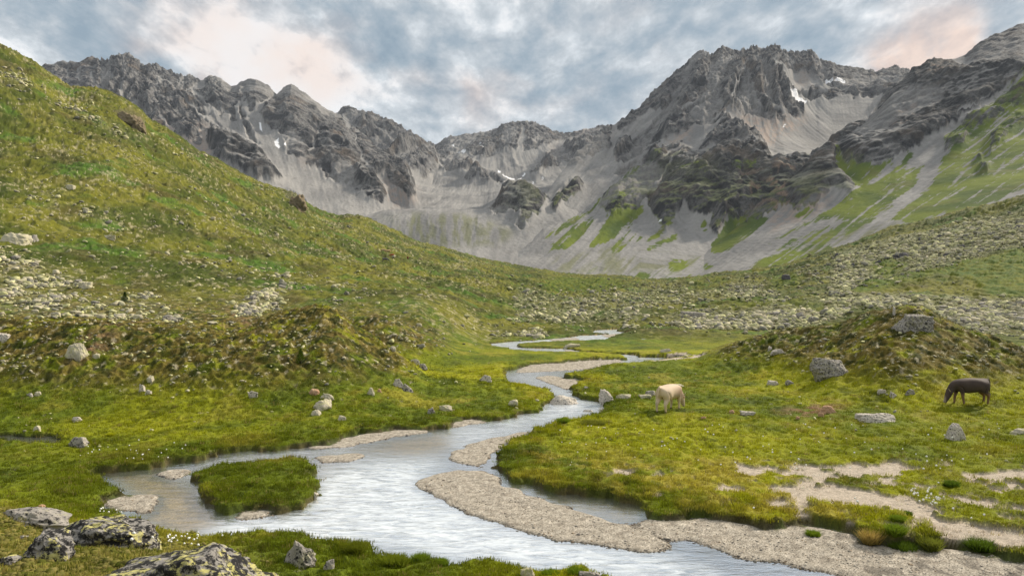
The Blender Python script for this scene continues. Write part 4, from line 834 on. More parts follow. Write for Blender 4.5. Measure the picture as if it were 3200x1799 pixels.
L = [  # u0,u1,v0,v1,material,label
 (362, 852, 1704, 1850, 'lichen', 'big black and yellow lichen-crusted boulder at the bottom edge in the left foreground', 3, .8),
 (52, 232, 1660, 1752, 'lichen', 'grey black-spotted rock lump touching the yellow lichen slab, left foreground', 8, .8),
 (196, 484, 1618, 1716, 'lichen', 'long slanted slab with bright yellow lichen above the brown pool', 15, .7),
 (-40, 242, 1580, 1642, 'grey', 'broad low rounded rust-flecked boulder at the left edge above the foreground moss', 22, .6),
 (113, 138, 1576, 1590, 'rust', 'small pink stone lying on top of the broad low boulder at the left edge', 25, .8),
 (-10, 52, 1735, 1772, 'lichen', 'dark rock cut by the left edge in the bottom corner', 31, .8),
 (61, 86, 1671, 1688, 'grey', 'little dark grey stone in moss left of the foreground slab', 33, .8),
 (846, 984, 1690, 1768, 'grey', 'pointed grey rock with a ridge right of the big foreground boulder', 37, .6),
 (1011, 1045, 1747, 1781, 'grey', 'small upright pinkish grey stone in the foreground turf near the bottom edge', 41, .8),
 (266, 306, 1619, 1643, 'grey', 'small brownish stone in grass behind the yellow lichen slab', 43, .8),
 (208, 281, 1362, 1400, 'grey', 'pyramid-shaped black-speckled boulder beside the dark marsh pool', 47, .7),
 (209, 271, 1071, 1128, 'pale', 'large squarish lichen boulder standing alone on the left hummock', 53, .8),
 (966, 1037, 1246, 1284, 'pale', 'big rounded yellow-green boulder at the foot of the domed hillock', 59, .8),
 (1003, 1044, 1229, 1252, 'pale', 'pale boulder leaning behind the rounded yellow-green one below the domed hillock', 60, .8),
 (972, 1004, 1280, 1298, 'pale', 'small pale stone in front of the rounded yellow-green boulder', 61, .8),
 (966, 999, 1213, 1238, 'rust', 'orange-tinted stone just above the rounded yellow-green boulder', 62, .8),
 (1222, 1266, 1182, 1212, 'white', 'long pale wedge boulder on the right foot of the domed hillock', 63, .6),
 (1252, 1293, 1197, 1224, 'grey', 'brownish boulder touching the long pale wedge boulder on the right foot of the domed hillock', 64, .8),
 (1499, 1538, 1170, 1193, 'white', 'pale slanted boulder on the left bank beside the river bend', 65, .7),
 (1373, 1414, 1263, 1286, 'pale', 'light slanted stone in grass left of the lower river bend', 66, .7),
 (1335, 1361, 1271, 1292, 'grey', 'small grey triangular stone left of the light slanted stone', 67, .7),
 (1055, 1082, 1298, 1317, 'pale', 'small sloping pale stone near the bright turf under the domed hillock', 68, .7),
 (220, 262, 1302, 1320, 'white', 'flat whitish stone in grass above the pyramid-shaped boulder', 69, .7),
 (102, 128, 1329, 1346, 'pale', 'small pale stone left of the flat whitish stone above the marsh pool', 70, .7),
 (434, 454, 1199, 1224, 'white', 'small upright whitish stone on the left hummock slope', 71, .7),
 (457, 482, 1172, 1196, 'pale', 'tan stone uphill of the small upright whitish stone on the left hummock', 72, .7),
 (456, 474, 1216, 1233, 'white', 'small bright stone directly below the tan stone on the left hummock', 73, .7),
 (779, 808, 1219, 1244, 'white', 'cracked pale stone on the slope left of the orange-tinted stone', 74, .7),
 (291, 318, 1103, 1120, 'pale', 'pale stone just right of the squarish lichen boulder on the left hummock', 75, .7),
 (104, 131, 1222, 1239, 'pale', 'yellowish rounded stone low on the left hummock slope', 76, .7),
 (83, 103, 1227, 1240, 'white', 'whitish stone touching the yellowish rounded stone on the left hummock', 77, .7),
 (1281, 1316, 1121, 1140, 'white', 'long light stone in the meadow right of the domed hillock', 78, .7),
 (1306, 1336, 1135, 1156, 'grey', 'grey stone below the long light stone right of the domed hillock', 79, .7),
 (1217, 1238, 1080, 1098, 'pale', 'pale stone on the small hillock behind the domed one', 80, .7),
 (-10, 49, 1040, 1064, 'white', 'flat pale slab cut by the left edge on top of the left hummock', 81, .8),
 (1145, 1172, 1209, 1234, 'pale', 'pointed pale stone between the orange-tinted stone and the long wedge boulder', 82, .7),
 (1178, 1194, 1214, 1227, 'rust', 'small reddish stone next to the pointed pale stone', 83, .7),
 (968, 995, 1536, 1553, 'white', 'white stone at the right corner of the grass island', 84, .7),
 (1020, 1051, 1539, 1551, 'rust', 'flat yellowish stone awash in the river right of the grass island', 85, .6),
 (1707, 1816, 1234, 1274, 'white', 'large rounded whitish boulder standing in the middle of the river', 86, .7),
 (1872, 1918, 1215, 1256, 'white', 'upright black and white lichen boulder on the right bank by the rapids', 87, .6),
 (1925, 1974, 1230, 1245, 'pale', 'low tan stone in grass between the lichen boulder and the white cow', 88, .7),
 (1996, 2034, 1231, 1244, 'pale', 'low pale stone left of the white cow', 89, .7),
 (2017, 2055, 1219, 1240, 'grey', 'grey speckled stone behind the low pale stone left of the white cow', 90, .7),
 (1822, 1857, 1279, 1297, 'white', 'pale stone at the water edge below the lichen boulder', 91, .7),
 (1711, 1760, 1290, 1300, 'rust', 'low flat brown rock slab awash below the midstream boulder', 92, .4),
 (1759, 1796, 1276, 1284, 'dark', 'small dark wet rock just below the midstream boulder', 93, .5),
 (1810, 1828, 1258, 1266, 'dark', 'small dark wet rock at the right tip of the midstream boulder', 94, .5),
 (1769, 1792, 1224, 1234, 'dark', 'small dark wet rock upstream of the midstream boulder', 95, .5),
 (2773, 2903, 981, 1036, 'grey', 'giant flat-topped grey boulder perched on top of the right hillock', 96, .6),
 (2544, 2656, 1119, 1182, 'grey', 'large grey boulder with yellow lichen left of the right hillock', 101, .6),
 (2531, 2590, 1116, 1150, 'grey', 'dark boulder tucked behind the large lichen boulder left of the right hillock', 98, .7),
 (2675, 2796, 1290, 1324, 'white', 'long flat cracked whitish boulder in the meadow below the right hillock', 99, .5),
 (2959, 3036, 1323, 1383, 'white', 'pointed whitish boulder standing alone in the right meadow', 100, .7),
 (3150, 3230, 1337, 1358, 'pale', 'low pale boulder cut by the right edge in the meadow', 104, .6),
 (2314, 2357, 1283, 1299, 'white', 'flat black-and-white stone right of the white cow', 102, .7),
 (2398, 2431, 1188, 1205, 'white', 'whitish stone in the meadow below the large lichen boulder', 103, .7),
 (2453, 2480, 1186, 1202, 'grey', 'grey stone right of the whitish stone below the large lichen boulder', 105, .7),
 (2740, 2769, 1215, 1231, 'white', 'pale stone on the slope left of the dark cow', 106, .7),
 (2780, 2804, 1221, 1246, 'white', 'upright pale stone in the row of three stones left of the dark cow', 107, .7),
 (2826, 2860, 1214, 1236, 'grey', 'elongated grey stone uphill left of the dark cow', 108, .6),
 (2561, 2614, 1266, 1294, 'rust', 'reddish flat rock beside the muddy patch under the right hillock', 109, .7),
 (2483, 2499, 1298, 1313, 'rust', 'small orange stone at the left end of the muddy patch', 110, .7),
 (2557, 2575, 1288, 1303, 'rust', 'small reddish stone in the muddy patch', 114, .7),
 (2275, 2296, 1279, 1294, 'rust', 'bright orange stone between the white cow and the black-and-white stone', 111, .7),
 (2190, 2206, 1300, 1307, 'rust', 'tiny tan stone in grass right of the white cow', 115, .7),
 (2126, 2214, 972, 996, 'grey', 'very large flat boulder at the foot of the distant boulder field', 112, .5),
 (2059, 2100, 1088, 1101, 'pale', 'low pale pointed stone in the far meadow right of the river', 113, .6),
 (1760, 1812, 1073, 1086, 'pale', 'long low pale slab between the far river bends', 116, .5),
 (2394, 2422, 1081, 1096, 'white', 'light stone in the meadow at the left foot of the right hillock', 117, .6),
 (2408, 2452, 1090, 1106, 'white', 'long light stone just below another at the left foot of the right hillock', 118, .6),
 (2101, 2146, 1199, 1208, 'pale', 'low pale stone in grass directly uphill of the white cow', 119, .6),
 (1817, 1841, 1206, 1218, 'grey', 'small grey stone on the right bank above the midstream boulder', 120, .6),
 (1589, 1620, 1248, 1270, 'pale', 'pale yellowish stone on the left bank level with the midstream boulder', 121, .7),
 (1626, 1682, 1769, 1810, 'pale', 'round yellowish boulder peeping from turf at the bottom edge of the picture', 122, .7),
 (1806, 1896, 1785, 1815, 'grey', 'flat lichen rock at the bottom edge right of the round yellowish one', 123, .6),
 (10, 86, 727, 764, 'pale', 'large flat-topped boulder on the left hillside near the left edge', 124, .8),
 (84, 120, 733, 756, 'grey', 'dark boulder next to the large flat-topped one on the left hillside', 125, .8),
 (232, 290, 878, 902, 'pale', 'big bright flat boulder in the middle of the left boulder field', 126, .8),
 (318, 362, 734, 752, 'pale', 'long pale slab lying alone on the left hillside', 127, .5),
 (205, 235, 577, 598, 'pale', 'blocky boulder on the left hillside above the green shrubs', 128, .7),
 (1196, 1216, 1090, 1100, 'pale', 'tiny pale stone at the foot of the hillock behind the dome', 130, .7),
]
for a_ in [(366, 450, 350, 392, 'brown', 'brown craggy outcrop on the skyline crest of the left hillside', 205), (412, 458, 376, 412, 'brown', 'brown craggy outcrop just below another on the left hillside crest', 206), (896, 958, 607, 654, 'brown', 'dark craggy outcrop on the hillside crest in front of the grey scree', 207)]:
    o = put_rock(*a_[:6], seed=a_[6], depth=1.0, name='rock_outcrop', planes=14, rough=.3, sink=.3); o['category'] = 'outcrop'
for r in L: put_rock(r[0], r[1], r[2], r[3], r[4], r[5], seed=r[6], depth=r[7], rot=.0, planes=26 if 'rounded' in r[5] else 6)
for i, (x0, x1, y0, y1) in enumerate([(1515, 1590, 775, 815), (1700, 1755, 750, 785), (1910, 1960, 780, 815), (1925, 1975, 850, 890), (1760, 1815, 935, 975), (1320, 1420, 925, 985), (1250, 1310, 950, 990), (830, 890, 1035, 1075), (140, 225, 1145, 1210), (2110, 2160, 800, 830), (2310, 2370, 755, 790), (670, 715, 930, 985), (690, 722, 1022, 1048), (2480, 2540, 660, 690), (1080, 1140, 1005, 1035)]):
    p = T6([(x0, y0), (x1, y1)])
    put_rock(p[0][0], p[1][0], p[0][1], p[1][1], 'dark', 'dark purplish boulder standing out among the pale ones on the right slope', seed=300 + i, group='dark boulders on the right slope')
log('named rocks')

# scattered boulders: the largest ones are objects, the rest one mass
area = np.abs(np.diff(VP, axis=0, append=VP[-1:])) * np.gradient(uc)[None]
inframe = (U > -300) & (U < 3500) & VIS
dens = samp(BOUL, U, VP) * sstep(52, 60, Y) * (g > .9)
clump = sstep(-.05, .35, fbm(X / 6, Y / 11, 4, 301) + (dens - .62) * .8)
wgt = dens * (.05 + clump) * np.clip(area, 0, 12) * inframe
stn = (.5 * hum + .06) * sstep(22, 30, Y) * sstep(62, 55, Y) * (g > .95) * np.clip(area, 0, 12) * inframe * sstep(-.1, .4, fbm(X / 3, Y / 3, 3, 305) + .1)
def pick(wt, n, r):
    p = wt.ravel().astype(np.float64); cs = np.cumsum(p); k = np.searchsorted(cs, r.random(n) * cs[-1]); return np.unravel_index(k, wt.shape)
r2 = np.random.default_rng(11)
NB = 27000; NS = 900
bi, bj = pick(wgt, NB, r2); si, sj = pick(stn, NS, r2)
rows = np.concatenate([bi, si]); cols_ = np.concatenate([bj, sj]); isS = np.concatenate([np.zeros(NB, bool), np.ones(NS, bool)])
by_ = Y[rows, cols_]; bxx = X[rows, cols_]; bz_ = ZG[rows, cols_]; dloc = dens[rows, cols_]
pxw = np.where(isS, 5 + 9 * r2.random(NB + NS)**2.5, (3.8 + 5.5 * r2.random(NB + NS)**1.5 + 17 * r2.random(NB + NS)**6) * (.8 + .3 * dloc))
pxw *= np.where(isS, 1, np.clip(120 / by_, .62, 1.5)**.55)
wid = pxw * by_ / F
hgt = wid * r2.uniform(.35, .75, len(wid)); dep = wid * r2.uniform(.6, 1.0, len(wid)); ang = r2.random(len(wid)) * 6.283
tint = r2.random(len(wid))
PROT = [rock_shape(900 + k, 2, 9, .07) for k in range(14)]
order = np.argsort(-pxw * np.where(isS, .9, 1)); NI = 215
matP, N = make_mat('boulder_field_rock')
co = N.add('ShaderNodeTexCoord').outputs['Object']; at = N.add('ShaderNodeAttribute', attribute_name='col').outputs['Color']
nn_ = N.noise(co, 2.2, 6, .7)
cc = N.mix(1.0, at, N.ramp(nn_, [(.3, .6), (.7, 1.3)]), 'MULTIPLY')
p = N.add('ShaderNodeBsdfPrincipled', i_Base_Color=cc, i_Roughness=.95); p.inputs['Specular IOR Level'].default_value = .1
N.l.new(p.outputs[0], N.add('ShaderNodeOutputMaterial').inputs[0])
VV = []; FF = []; CC = []; base = 0
rest = order[NI:]
pal = 1.22 * np.array([[.40, .39, .20], [.34, .33, .18], [.48, .45, .26], [.32, .30, .20], [.40, .36, .25], [.21, .20, .16]])
for k in range(14):
    P, Fc = PROT[k]
    sel = rest[k::14]
    if len(sel) == 0: continue
    ca, sa = np.cos(ang[sel]), np.sin(ang[sel])
    lx = P[None, :, 0] * wid[sel, None] / 2; ly = P[None, :, 1] * dep[sel, None] / 2; lz = P[None, :, 2] * hgt[sel, None] / 2
    tl = r2.normal(size=len(sel)) * .25; lz = lz + lx * tl[:, None]
    vx = lx * ca[:, None] - ly * sa[:, None] + bxx[sel, None]; vy = lx * sa[:, None] + ly * ca[:, None] + by_[sel, None]; vz = lz + bz_[sel, None] + hgt[sel, None] * .22
    VV.append(np.stack([vx, vy, vz], -1).reshape(-1, 3)); nv = P.shape[0]
    FF.append((Fc[None] + (np.arange(len(sel)) * nv)[:, None, None]).reshape(-1, 3) + base); base += nv * len(sel)
    pc = pal[(tint[sel] * 6).astype(int)] * r2.uniform(.8, 1.15, len(sel))[:, None]
    CC.append(np.repeat(pc, nv, 0))
o = new_obj('boulder_field', mesh_np('boulder_field', np.concatenate(VV), np.concatenate(FF), np.concatenate(CC), matP, False))
tag(o, 'countless small pale boulders and stones strewn over both valley slopes', 'boulders', kind='stuff')
protos = {}
for n_, i in enumerate(order[:NI]):
    k = n_ % 14; s_ = bool(isS[i]); mk = 'pale' if s_ or tint[i] < .55 else 'grey'
    if tint[i] > .9 and s_: mk = 'rust'
    key = (k, mk)
    if key not in protos:
        P, Fc = rock_shape(900 + k, 3, 9, .10); protos[key] = mesh_np('boulder', P / 2, Fc, None, RM[mk], False)
    lft = bxx[i] < 0
    o = new_obj('stone' if s_ else 'boulder', protos[key]); o.scale = (wid[i], dep[i], hgt[i]); o.rotation_euler = (0, 0, ang[i]); o.location = (bxx[i], by_[i], bz_[i] + hgt[i] * .2)
    uu = 1600 + bxx[i] * F / by_[i]
    if s_:
        if uu < 1500: tag(o, 'small %s stone scattered in the turf of the left hummocks' % {'rust': 'reddish', 'pale': 'pale', 'grey': 'grey'}[mk], 'stone', 'stones in the turf of the left hummocks, ' + mk)
        else: tag(o, 'small %s stone scattered in the turf of the right hillock' % {'rust': 'reddish', 'pale': 'pale', 'grey': 'grey'}[mk], 'stone', 'stones in the turf of the right hillock, ' + mk)
    elif uu < 1500: tag(o, 'larger %s boulder strewn on the green left hillside' % ('pale lichen' if mk == 'pale' else 'grey'), 'boulder', 'larger boulders on the left hillside, ' + mk)
    else: tag(o, 'larger %s boulder strewn on the right boulder slope' % ('pale lichen' if mk == 'pale' else 'grey'), 'boulder', 'larger boulders on the right slope, ' + mk)
log('boulders')
# (pebbles)
peb = (Y < 60) * (gr > .12) * (g < .3) * (zch > -.07) * np.clip(area, 0, 12) * inframe * (.25 + 2.5 * sstep(.06, .0, zch) + 1.2 * sstep(.1, .5, fbm(X / .8, Y / .4, 3, 401)))
pi_, pj = pick(peb, 22000, r2)
pw = np.clip(r2.gamma(1.5, .009, len(pi_)), .008, .11) * np.where(zch[pi_, pj] < .015, 1.6, 1.0)
D, Fc = ico(1); nv = len(D)
px = X[pi_, pj] + r2.normal(size=len(pi_)) * .02; py = Y[pi_, pj] + r2.normal(size=len(pi_)) * .02; pz = ZG[pi_, pj]
Vp = np.stack([px[:, None] + D[None, :, 0] * pw[:, None] * .6, py[:, None] + D[None, :, 1] * pw[:, None] * .5, pz[:, None] + D[None, :, 2] * pw[:, None] * .3 + pw[:, None] * .1], -1).reshape(-1, 3)
pcol = np.array([[.40, .36, .30], [.34, .31, .27], [.24, .22, .20], [.48, .44, .38], [.40, .31, .22]])[r2.integers(0, 5, len(pi_))] * np.where(zch[pi_, pj] < .03, .55, 1)[:, None]
o = new_obj('pebbles', mesh_np('pebbles', Vp, (Fc[None] + (np.arange(len(pi_)) * nv)[:, None, None]).reshape(-1, 3), np.repeat(pcol, nv, 0), matP, False)); tag(o, 'loose pebbles on the gravel bars along the river', 'pebbles', kind='stuff')

# ------------------------------------------------------------------ grass
MG, N = make_mat('grass_blades')
at = N.add('ShaderNodeAttribute', attribute_name='col').outputs['Color']
d1 = N.add('ShaderNodeBsdfDiffuse', i_Color=at); t1 = N.add('ShaderNodeBsdfTranslucent', i_Color=at)
N.l.new(N.add('ShaderNodeMixShader', i_0=.42, i_1=d1.outputs[0], i_2=t1.outputs[0]).outputs[0], N.add('ShaderNodeOutputMaterial').inputs[0])
def blades(cx, cy, cz, hgt, spread, nper, colr, r, lean=.45, width=.012):
    n = len(cx)
    cx = np.repeat(cx, nper); cy = np.repeat(cy, nper); cz = np.repeat(cz, nper); hh = np.repeat(hgt, nper) * r.uniform(.55, 1.15, n * nper); sp = np.repeat(spread, nper); wd = np.repeat(width * np.ones(n), nper)
    a = r.random(n * nper) * 6.283; rr = np.sqrt(r.random(n * nper)) * sp
    bx_ = cx + np.cos(a) * rr; by2 = cy + np.sin(a) * rr
    lx = np.cos(a) * hh * lean * r.random(n * nper) + r.normal(size=n * nper) * hh * .12; ly = np.sin(a) * hh * lean * r.random(n * nper) + r.normal(size=n * nper) * hh * .12
    wa = r.random(n * nper) * 6.283; wx_ = np.cos(wa) * wd; wy_ = np.sin(wa) * wd
    v0 = np.stack([bx_ - wx_, by2 - wy_, cz - .02], -1); v1 = np.stack([bx_ + wx_, by2 + wy_, cz - .02], -1); v2 = np.stack([bx_ + lx, by2 + ly, cz + hh], -1)
    V = np.stack([v0, v1, v2], 1).reshape(-1, 3); Fa = np.arange(len(V)).reshape(-1, 3)
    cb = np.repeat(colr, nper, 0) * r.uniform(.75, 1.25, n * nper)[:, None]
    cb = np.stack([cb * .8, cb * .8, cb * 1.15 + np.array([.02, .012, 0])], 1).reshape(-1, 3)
    return V, Fa, cb
gw = sstep(.50, .80, g) * (1 - .93 * sandm) * sstep(62, 45, Y) * (Y > 6.5) * np.clip(area, .02, 10) * (inframe | ((U > -300) & (U < 3500) & (Y < 60))) 
gw = gw * (1 - .35 * hum) * (1 + 1.4 * (edge < .93)) * (.55 + .9 * sstep(-.3, .3, fbm(X / 1.2, Y / 1.2, 3, 501)))
NT_ = 62000
gi, gj = pick(gw, NT_, r2)
jit = r2.normal(size=(2, NT_)) * .06
gx_ = X[gi, gj] + jit[0]; gy_ = Y[gi, gj] + jit[1]; gz_ = ZG[gi, gj]
gcol_ = np.clip(c[gi, gj] * 1.32 * r2.uniform(.68, 1.36, NT_)[:, None] + .004, 0, .6); st_ = r2.random(NT_) < .06; gcol_[st_] = np.array([.30, .245, .085]) * r2.uniform(.7, 1.2, st_.sum())[:, None]
moss_here = mo[gi, gj]
hts = (.045 + .075 * r2.random(NT_)**2 + .04 * np.clip(fbm(gx_ / 2.5, gy_ / 2.5, 3, 511) + .1, 0, 1)) * (1 - .35 * moss_here) * np.clip(gy_ / 22, .7, 1.3) * (1 - .3 * hum[gi, gj])
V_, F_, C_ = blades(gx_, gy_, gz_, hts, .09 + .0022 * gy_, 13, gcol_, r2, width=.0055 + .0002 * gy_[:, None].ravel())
o = new_obj('grass', mesh_np('grass', V_, F_, C_, MG, False)); tag(o, 'short alpine grass covering the meadows and river banks', 'grass', kind='stuff')
log('grass', len(F_))
# tussocks standing out as single things
def tussock(u, v, wpx, hpx, colr, label, seed):
    r = np.random.default_rng(seed); x, y, z = hit(u, v); hpx *= .75; wpx *= .9
    w = wpx * y / F; h = hpx * y / F
    P, Fc = ico(3); m = P * np.array([w * .25, w * .22, h * .16]); m = m * (1 + .12 * perlin(P[:, 0] * 3 + seed, P[:, 1] * 3 + P[:, 2] * 2)[:, None])
    n = 80; a = r.random(n) * 6.283; q = np.sqrt(r.random(n))
    cx = np.cos(a) * q * w * .42; cy = np.sin(a) * q * w * .38; cz = np.sqrt(np.clip(1 - q * q, 0, 1)) * h * .26
    colr = np.array(colr)
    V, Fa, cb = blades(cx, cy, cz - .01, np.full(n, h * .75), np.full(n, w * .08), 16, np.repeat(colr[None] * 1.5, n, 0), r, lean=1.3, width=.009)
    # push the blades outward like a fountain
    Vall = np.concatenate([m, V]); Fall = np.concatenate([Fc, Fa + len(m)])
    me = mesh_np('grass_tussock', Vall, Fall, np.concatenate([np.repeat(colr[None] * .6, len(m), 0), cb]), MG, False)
    o = new_obj('grass_tussock', me); o.location = (x, y, z - .02); tag(o, label, 'tussock')
G_, Y_, D_ = (.10, .15, .012), (.27, .20, .06), (.055, .095, .010)
for i, (p, w_, h_, cl, lb) in enumerate([
    (V4([(1345, 760)]), 58, 56, Y_, 'straw-coloured grass tussock hanging over the dark gravel bank'),
    (V4([(1825, 815)]), 54, 56, (.12, .14, .02), 'tall spiky grass tussock at the gravel edge right of the straw-coloured one'),
    (V4([(1545, 690)]), 62, 44, G_, 'bright green tussock directly uphill of the dark bank hollow'),
    (V4([(1600, 800)]), 90, 34, D_, 'wide low dark green tussock between the straw-coloured and the spiky one'),
    (V4([(2220, 800)]), 90, 44, D_, 'dark green tussock near the right edge on the sand'),
    (V4([(880, 700)]), 44, 26, G_, 'small green tussock alone on the gravel below the mud belt'),
    (V4([(1640, 535)]), 24, 20, D_, 'tiny dark tussock alone on the sand path'),
    (V4([(1560, 575)]), 48, 22, G_, 'low green tussock on the sand path left of the cotton grass'),
    (V4([(1990, 300)]), 50, 26, D_, 'dark round tussock uphill right of the cotton grass'),
    (V3([(250, 1000)]), 78, 52, (.09, .11, .01), 'high mossy green hump at the near river edge, leftmost of the near humps'),
    (V3([(540, 1075)]), 100, 38, (.11, .14, .012), 'broad mossy hump at the near river edge right of the highest one'),
    (V3([(735, 1060)]), 64, 36, G_, 'pointed green tussock at the near river edge between two broad humps'),
    (V3([(880, 1080)]), 60, 28, G_, 'small green tussock right of the pointed one at the near river edge'),
    (V3([(1870, 1150)]), 60, 32, G_, 'green tussock at the bottom edge near the flat lichen rock'),
    (V3([(1680, 1160)]), 66, 26, G_, 'low green tussock at the bottom edge left of another'),
    (V1([(1130, 1245)]), 42, 24, G_, 'round green hump on the right bank below the rapids'),
    (V1([(1500, 1260)]), 90, 22, (.12, .13, .02), 'long mossy hump on the right bank below the rapids'),
    (V2([(420, 232)]), 26, 12, (.25, .26, .01), 'small bright yellow-green moss cushion above the marsh')]):
    tussock(p[0][0], p[0][1], w_, h_, cl, lb, 700 + i)
# foreground clumps of leafy moss on the camera bank (uncountable)
mw = mo * (Y > 6.5) * (Y < 17) * np.clip(area, .02, 10) * (U > -200) * (U < 1000)
mi, mj = pick(mw, 9000, r2)
D, Fc = ico(1); nv = len(D); sz = r2.uniform(.012, .04, 9000)
Vm_ = np.stack([X[mi, mj][:, None] + D[None, :, 0] * sz[:, None] * 1.6, Y[mi, mj][:, None] + D[None, :, 1] * sz[:, None] * 1.6, ZG[mi, mj][:, None] + D[None, :, 2] * sz[:, None]], -1) + r2.normal(size=(9000, nv, 3)) * .006
mc = mixc([.34, .29, .10], [.11, .13, .02], r2.random(9000))
o = new_obj('moss', mesh_np('moss', Vm_.reshape(-1, 3), (Fc[None] + (np.arange(9000) * nv)[:, None, None]).reshape(-1, 3), np.repeat(mc, nv, 0), MG, False)); tag(o, 'tan and green moss cushions on the camera-side bank', 'moss', kind='stuff')
# cotton grass
MC, N = make_mat('cotton_white'); p = N.add('ShaderNodeBsdfDiffuse'); p.inputs[0].default_value = (.82, .82, .78, 1); N.l.new(p.outputs[0], N.add('ShaderNodeOutputMaterial').inputs[0])
cp = []
for (x, y) in V4([(1680, 385), (1695, 395), (1670, 400), (1700, 380), (1720, 405), (1690, 425), (1725, 430), (1735, 470), (1800, 385), (1806, 362), (1815, 360), (1830, 405), (1828, 418), (1795, 440), (1800, 420), (1868, 440), (1870, 455), (1840, 470), (1850, 478), (1880, 470), (1895, 475), (1885, 458), (1835, 488), (1860, 488), (1815, 460), (1790, 452), (1900, 480), (1930, 465), (1887, 320), (2005, 572), (2152, 605), (2255, 605), (1825, 480), (1875, 482), (1710, 402), (1765, 455), (400, 520), (550, 35), (475, 12), (1210, 75), (1215, 455), (1235, 465)]): cp.append((x, y))
for _ in range(90): cp.append((random.uniform(1750, 3150), random.uniform(1330, 1480)))
for _ in range(34): cp.append((random.gauss(530, 60), random.gauss(1705, 12)))
for _ in range(26): cp.append((random.uniform(250, 600), random.uniform(1390, 1450)))
cp += V2([(330, 943), (322, 960), (345, 945), (355, 950), (468, 965), (512, 965), (400, 990)])
VV = []; CCt = []
D, Fc = ico(1)
fl = []
for (u, v) in cp:
    x, y, z = hit(u, v + 4); s_ = random.uniform(.016, .030) * (1.3 if u > 2000 else 1)
    fl.append((x, y, z + random.uniform(.16, .26), s_))
fl = np.array(fl)
Vc = (fl[:, None, :3] + D[None] * fl[:, None, 3:4]).reshape(-1, 3); Fcc = (Fc[None] + (np.arange(len(fl)) * len(D))[:, None, None]).reshape(-1, 3)
o = new_obj('cotton_grass', mesh_np('cotton_grass', Vc, Fcc, None, MC)); tag(o, 'white cotton grass heads dotted over the wet meadow', 'cotton grass', kind='stuff')
Vs, Fs, Cs = blades(fl[:, 0], fl[:, 1], fl[:, 2] - .22, np.full(len(fl), .22), np.full(len(fl), .004), 2, np.full((len(fl), 3), .14), r2, lean=.02, width=.003)
o = new_obj('cotton_grass_stems', mesh_np('cotton_grass_stems', Vs, Fs, Cs, MG, False)); tag(o, 'thin stems under the white cotton grass heads', 'cotton grass', kind='stuff')

# ------------------------------------------------------------------ small spruces
MN, N = make_mat('spruce_needles'); at = N.add('ShaderNodeAttribute', attribute_name='col').outputs['Color']
N.l.new(N.add('ShaderNodeBsdfDiffuse', i_Color=at).outputs[0], N.add('ShaderNodeOutputMaterial').inputs[0])
MB, N = make_mat('spruce_bark'); co = N.add('ShaderNodeTexCoord').outputs['Object']; d = N.add('ShaderNodeBsdfDiffuse'); N.l.new(N.mix(N.noise(co, 20), (.10, .07, .05), (.18, .13, .09)), d.inputs[0]); N.l.new(d.outputs[0], N.add('ShaderNodeOutputMaterial').inputs[0])
def spruce(u, v, hpx, wpx, colr, label, seed):
    r = np.random.default_rng(seed); x, y, z = hit(u, v); h = hpx * y / F; w = wpx * y / F
    e = bpy.data.objects.new('spruce_tree', None); link(e); e.location = (x, y, z); tag(e, label, 'tree', 'small spruces')
    n = 420; t = r.random(n)**.8; a = r.random(n) * 6.283; rad = (1 - t) * w / 2 * r.uniform(.35, 1.1, n)
    cx = np.cos(a) * rad; cy = np.sin(a) * rad; cz = t * h * .98 - rad * .15
    cb = np.array(colr)[None] * r.uniform(.6, 1.4, n)[:, None]
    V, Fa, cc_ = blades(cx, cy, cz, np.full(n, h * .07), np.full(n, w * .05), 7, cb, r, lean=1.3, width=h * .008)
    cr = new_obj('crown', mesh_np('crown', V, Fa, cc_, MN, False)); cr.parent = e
    k = 8; ang_ = np.arange(k) / k * 6.283; ring = []
    for tz, rr in ((-.05, .035), (.5, .02), (.97, .004)): ring.append(np.stack([np.cos(ang_) * h * rr, np.sin(ang_) * h * rr, np.full(k, tz * h)], -1))
    V = np.concatenate(ring); Fq = [[a_ * k + i, a_ * k + (i + 1) % k, (a_ + 1) * k + (i + 1) % k, (a_ + 1) * k + i] for a_ in range(2) for i in range(k)]
    tr_ = new_obj('trunk', mesh_np('trunk', V, np.array(Fq), None, MB)); tr_.parent = e
spruce(939, 1134, 44, 40, (.10, .15, .015), 'small green spruce on the face of the domed hillock', 1)
spruce(390, 942, 30, 30, (.04, .075, .015), 'small dark spruce in the left boulder field', 2)
# pale marker post on the right hillock crest
x, y, z = hit(2794, 982); h = 22 * y / F
V = []; k = 8
r = np.random.default_rng(5)
for t in np.linspace(-.15, 1, 7):
    rad = 4.4 * y / F * (1.1 - .3 * t) * (1 + .12 * r.normal()) * (0.75 if t == 1 else 1)
    for i in range(k): V.append((math.cos(i / k * 6.283) * rad * (1 + .1 * r.normal()), math.sin(i / k * 6.283) * rad, t * h + .04 * r.normal()))
V.append((0, 0, h * 1.03)); Fq = [[a_ * k + i, a_ * k + (i + 1) % k, (a_ + 1) * k + (i + 1) % k] for a_ in range(6) for i in range(k)] + [[a_ * k + i, (a_ + 1) * k + (i + 1) % k, (a_ + 1) * k + i] for a_ in range(6) for i in range(k)] + [[6 * k + i, 6 * k + (i + 1) % k, 7 * k] for i in range(k)]
o = new_obj('standing_stone', mesh_np('standing_stone', np.array(V), np.array(Fq), None, RM['white'], False)); o.location = (x, y, z); tag(o, 'slim pale upright marker stone behind the giant boulder on the right hillock', 'marker')

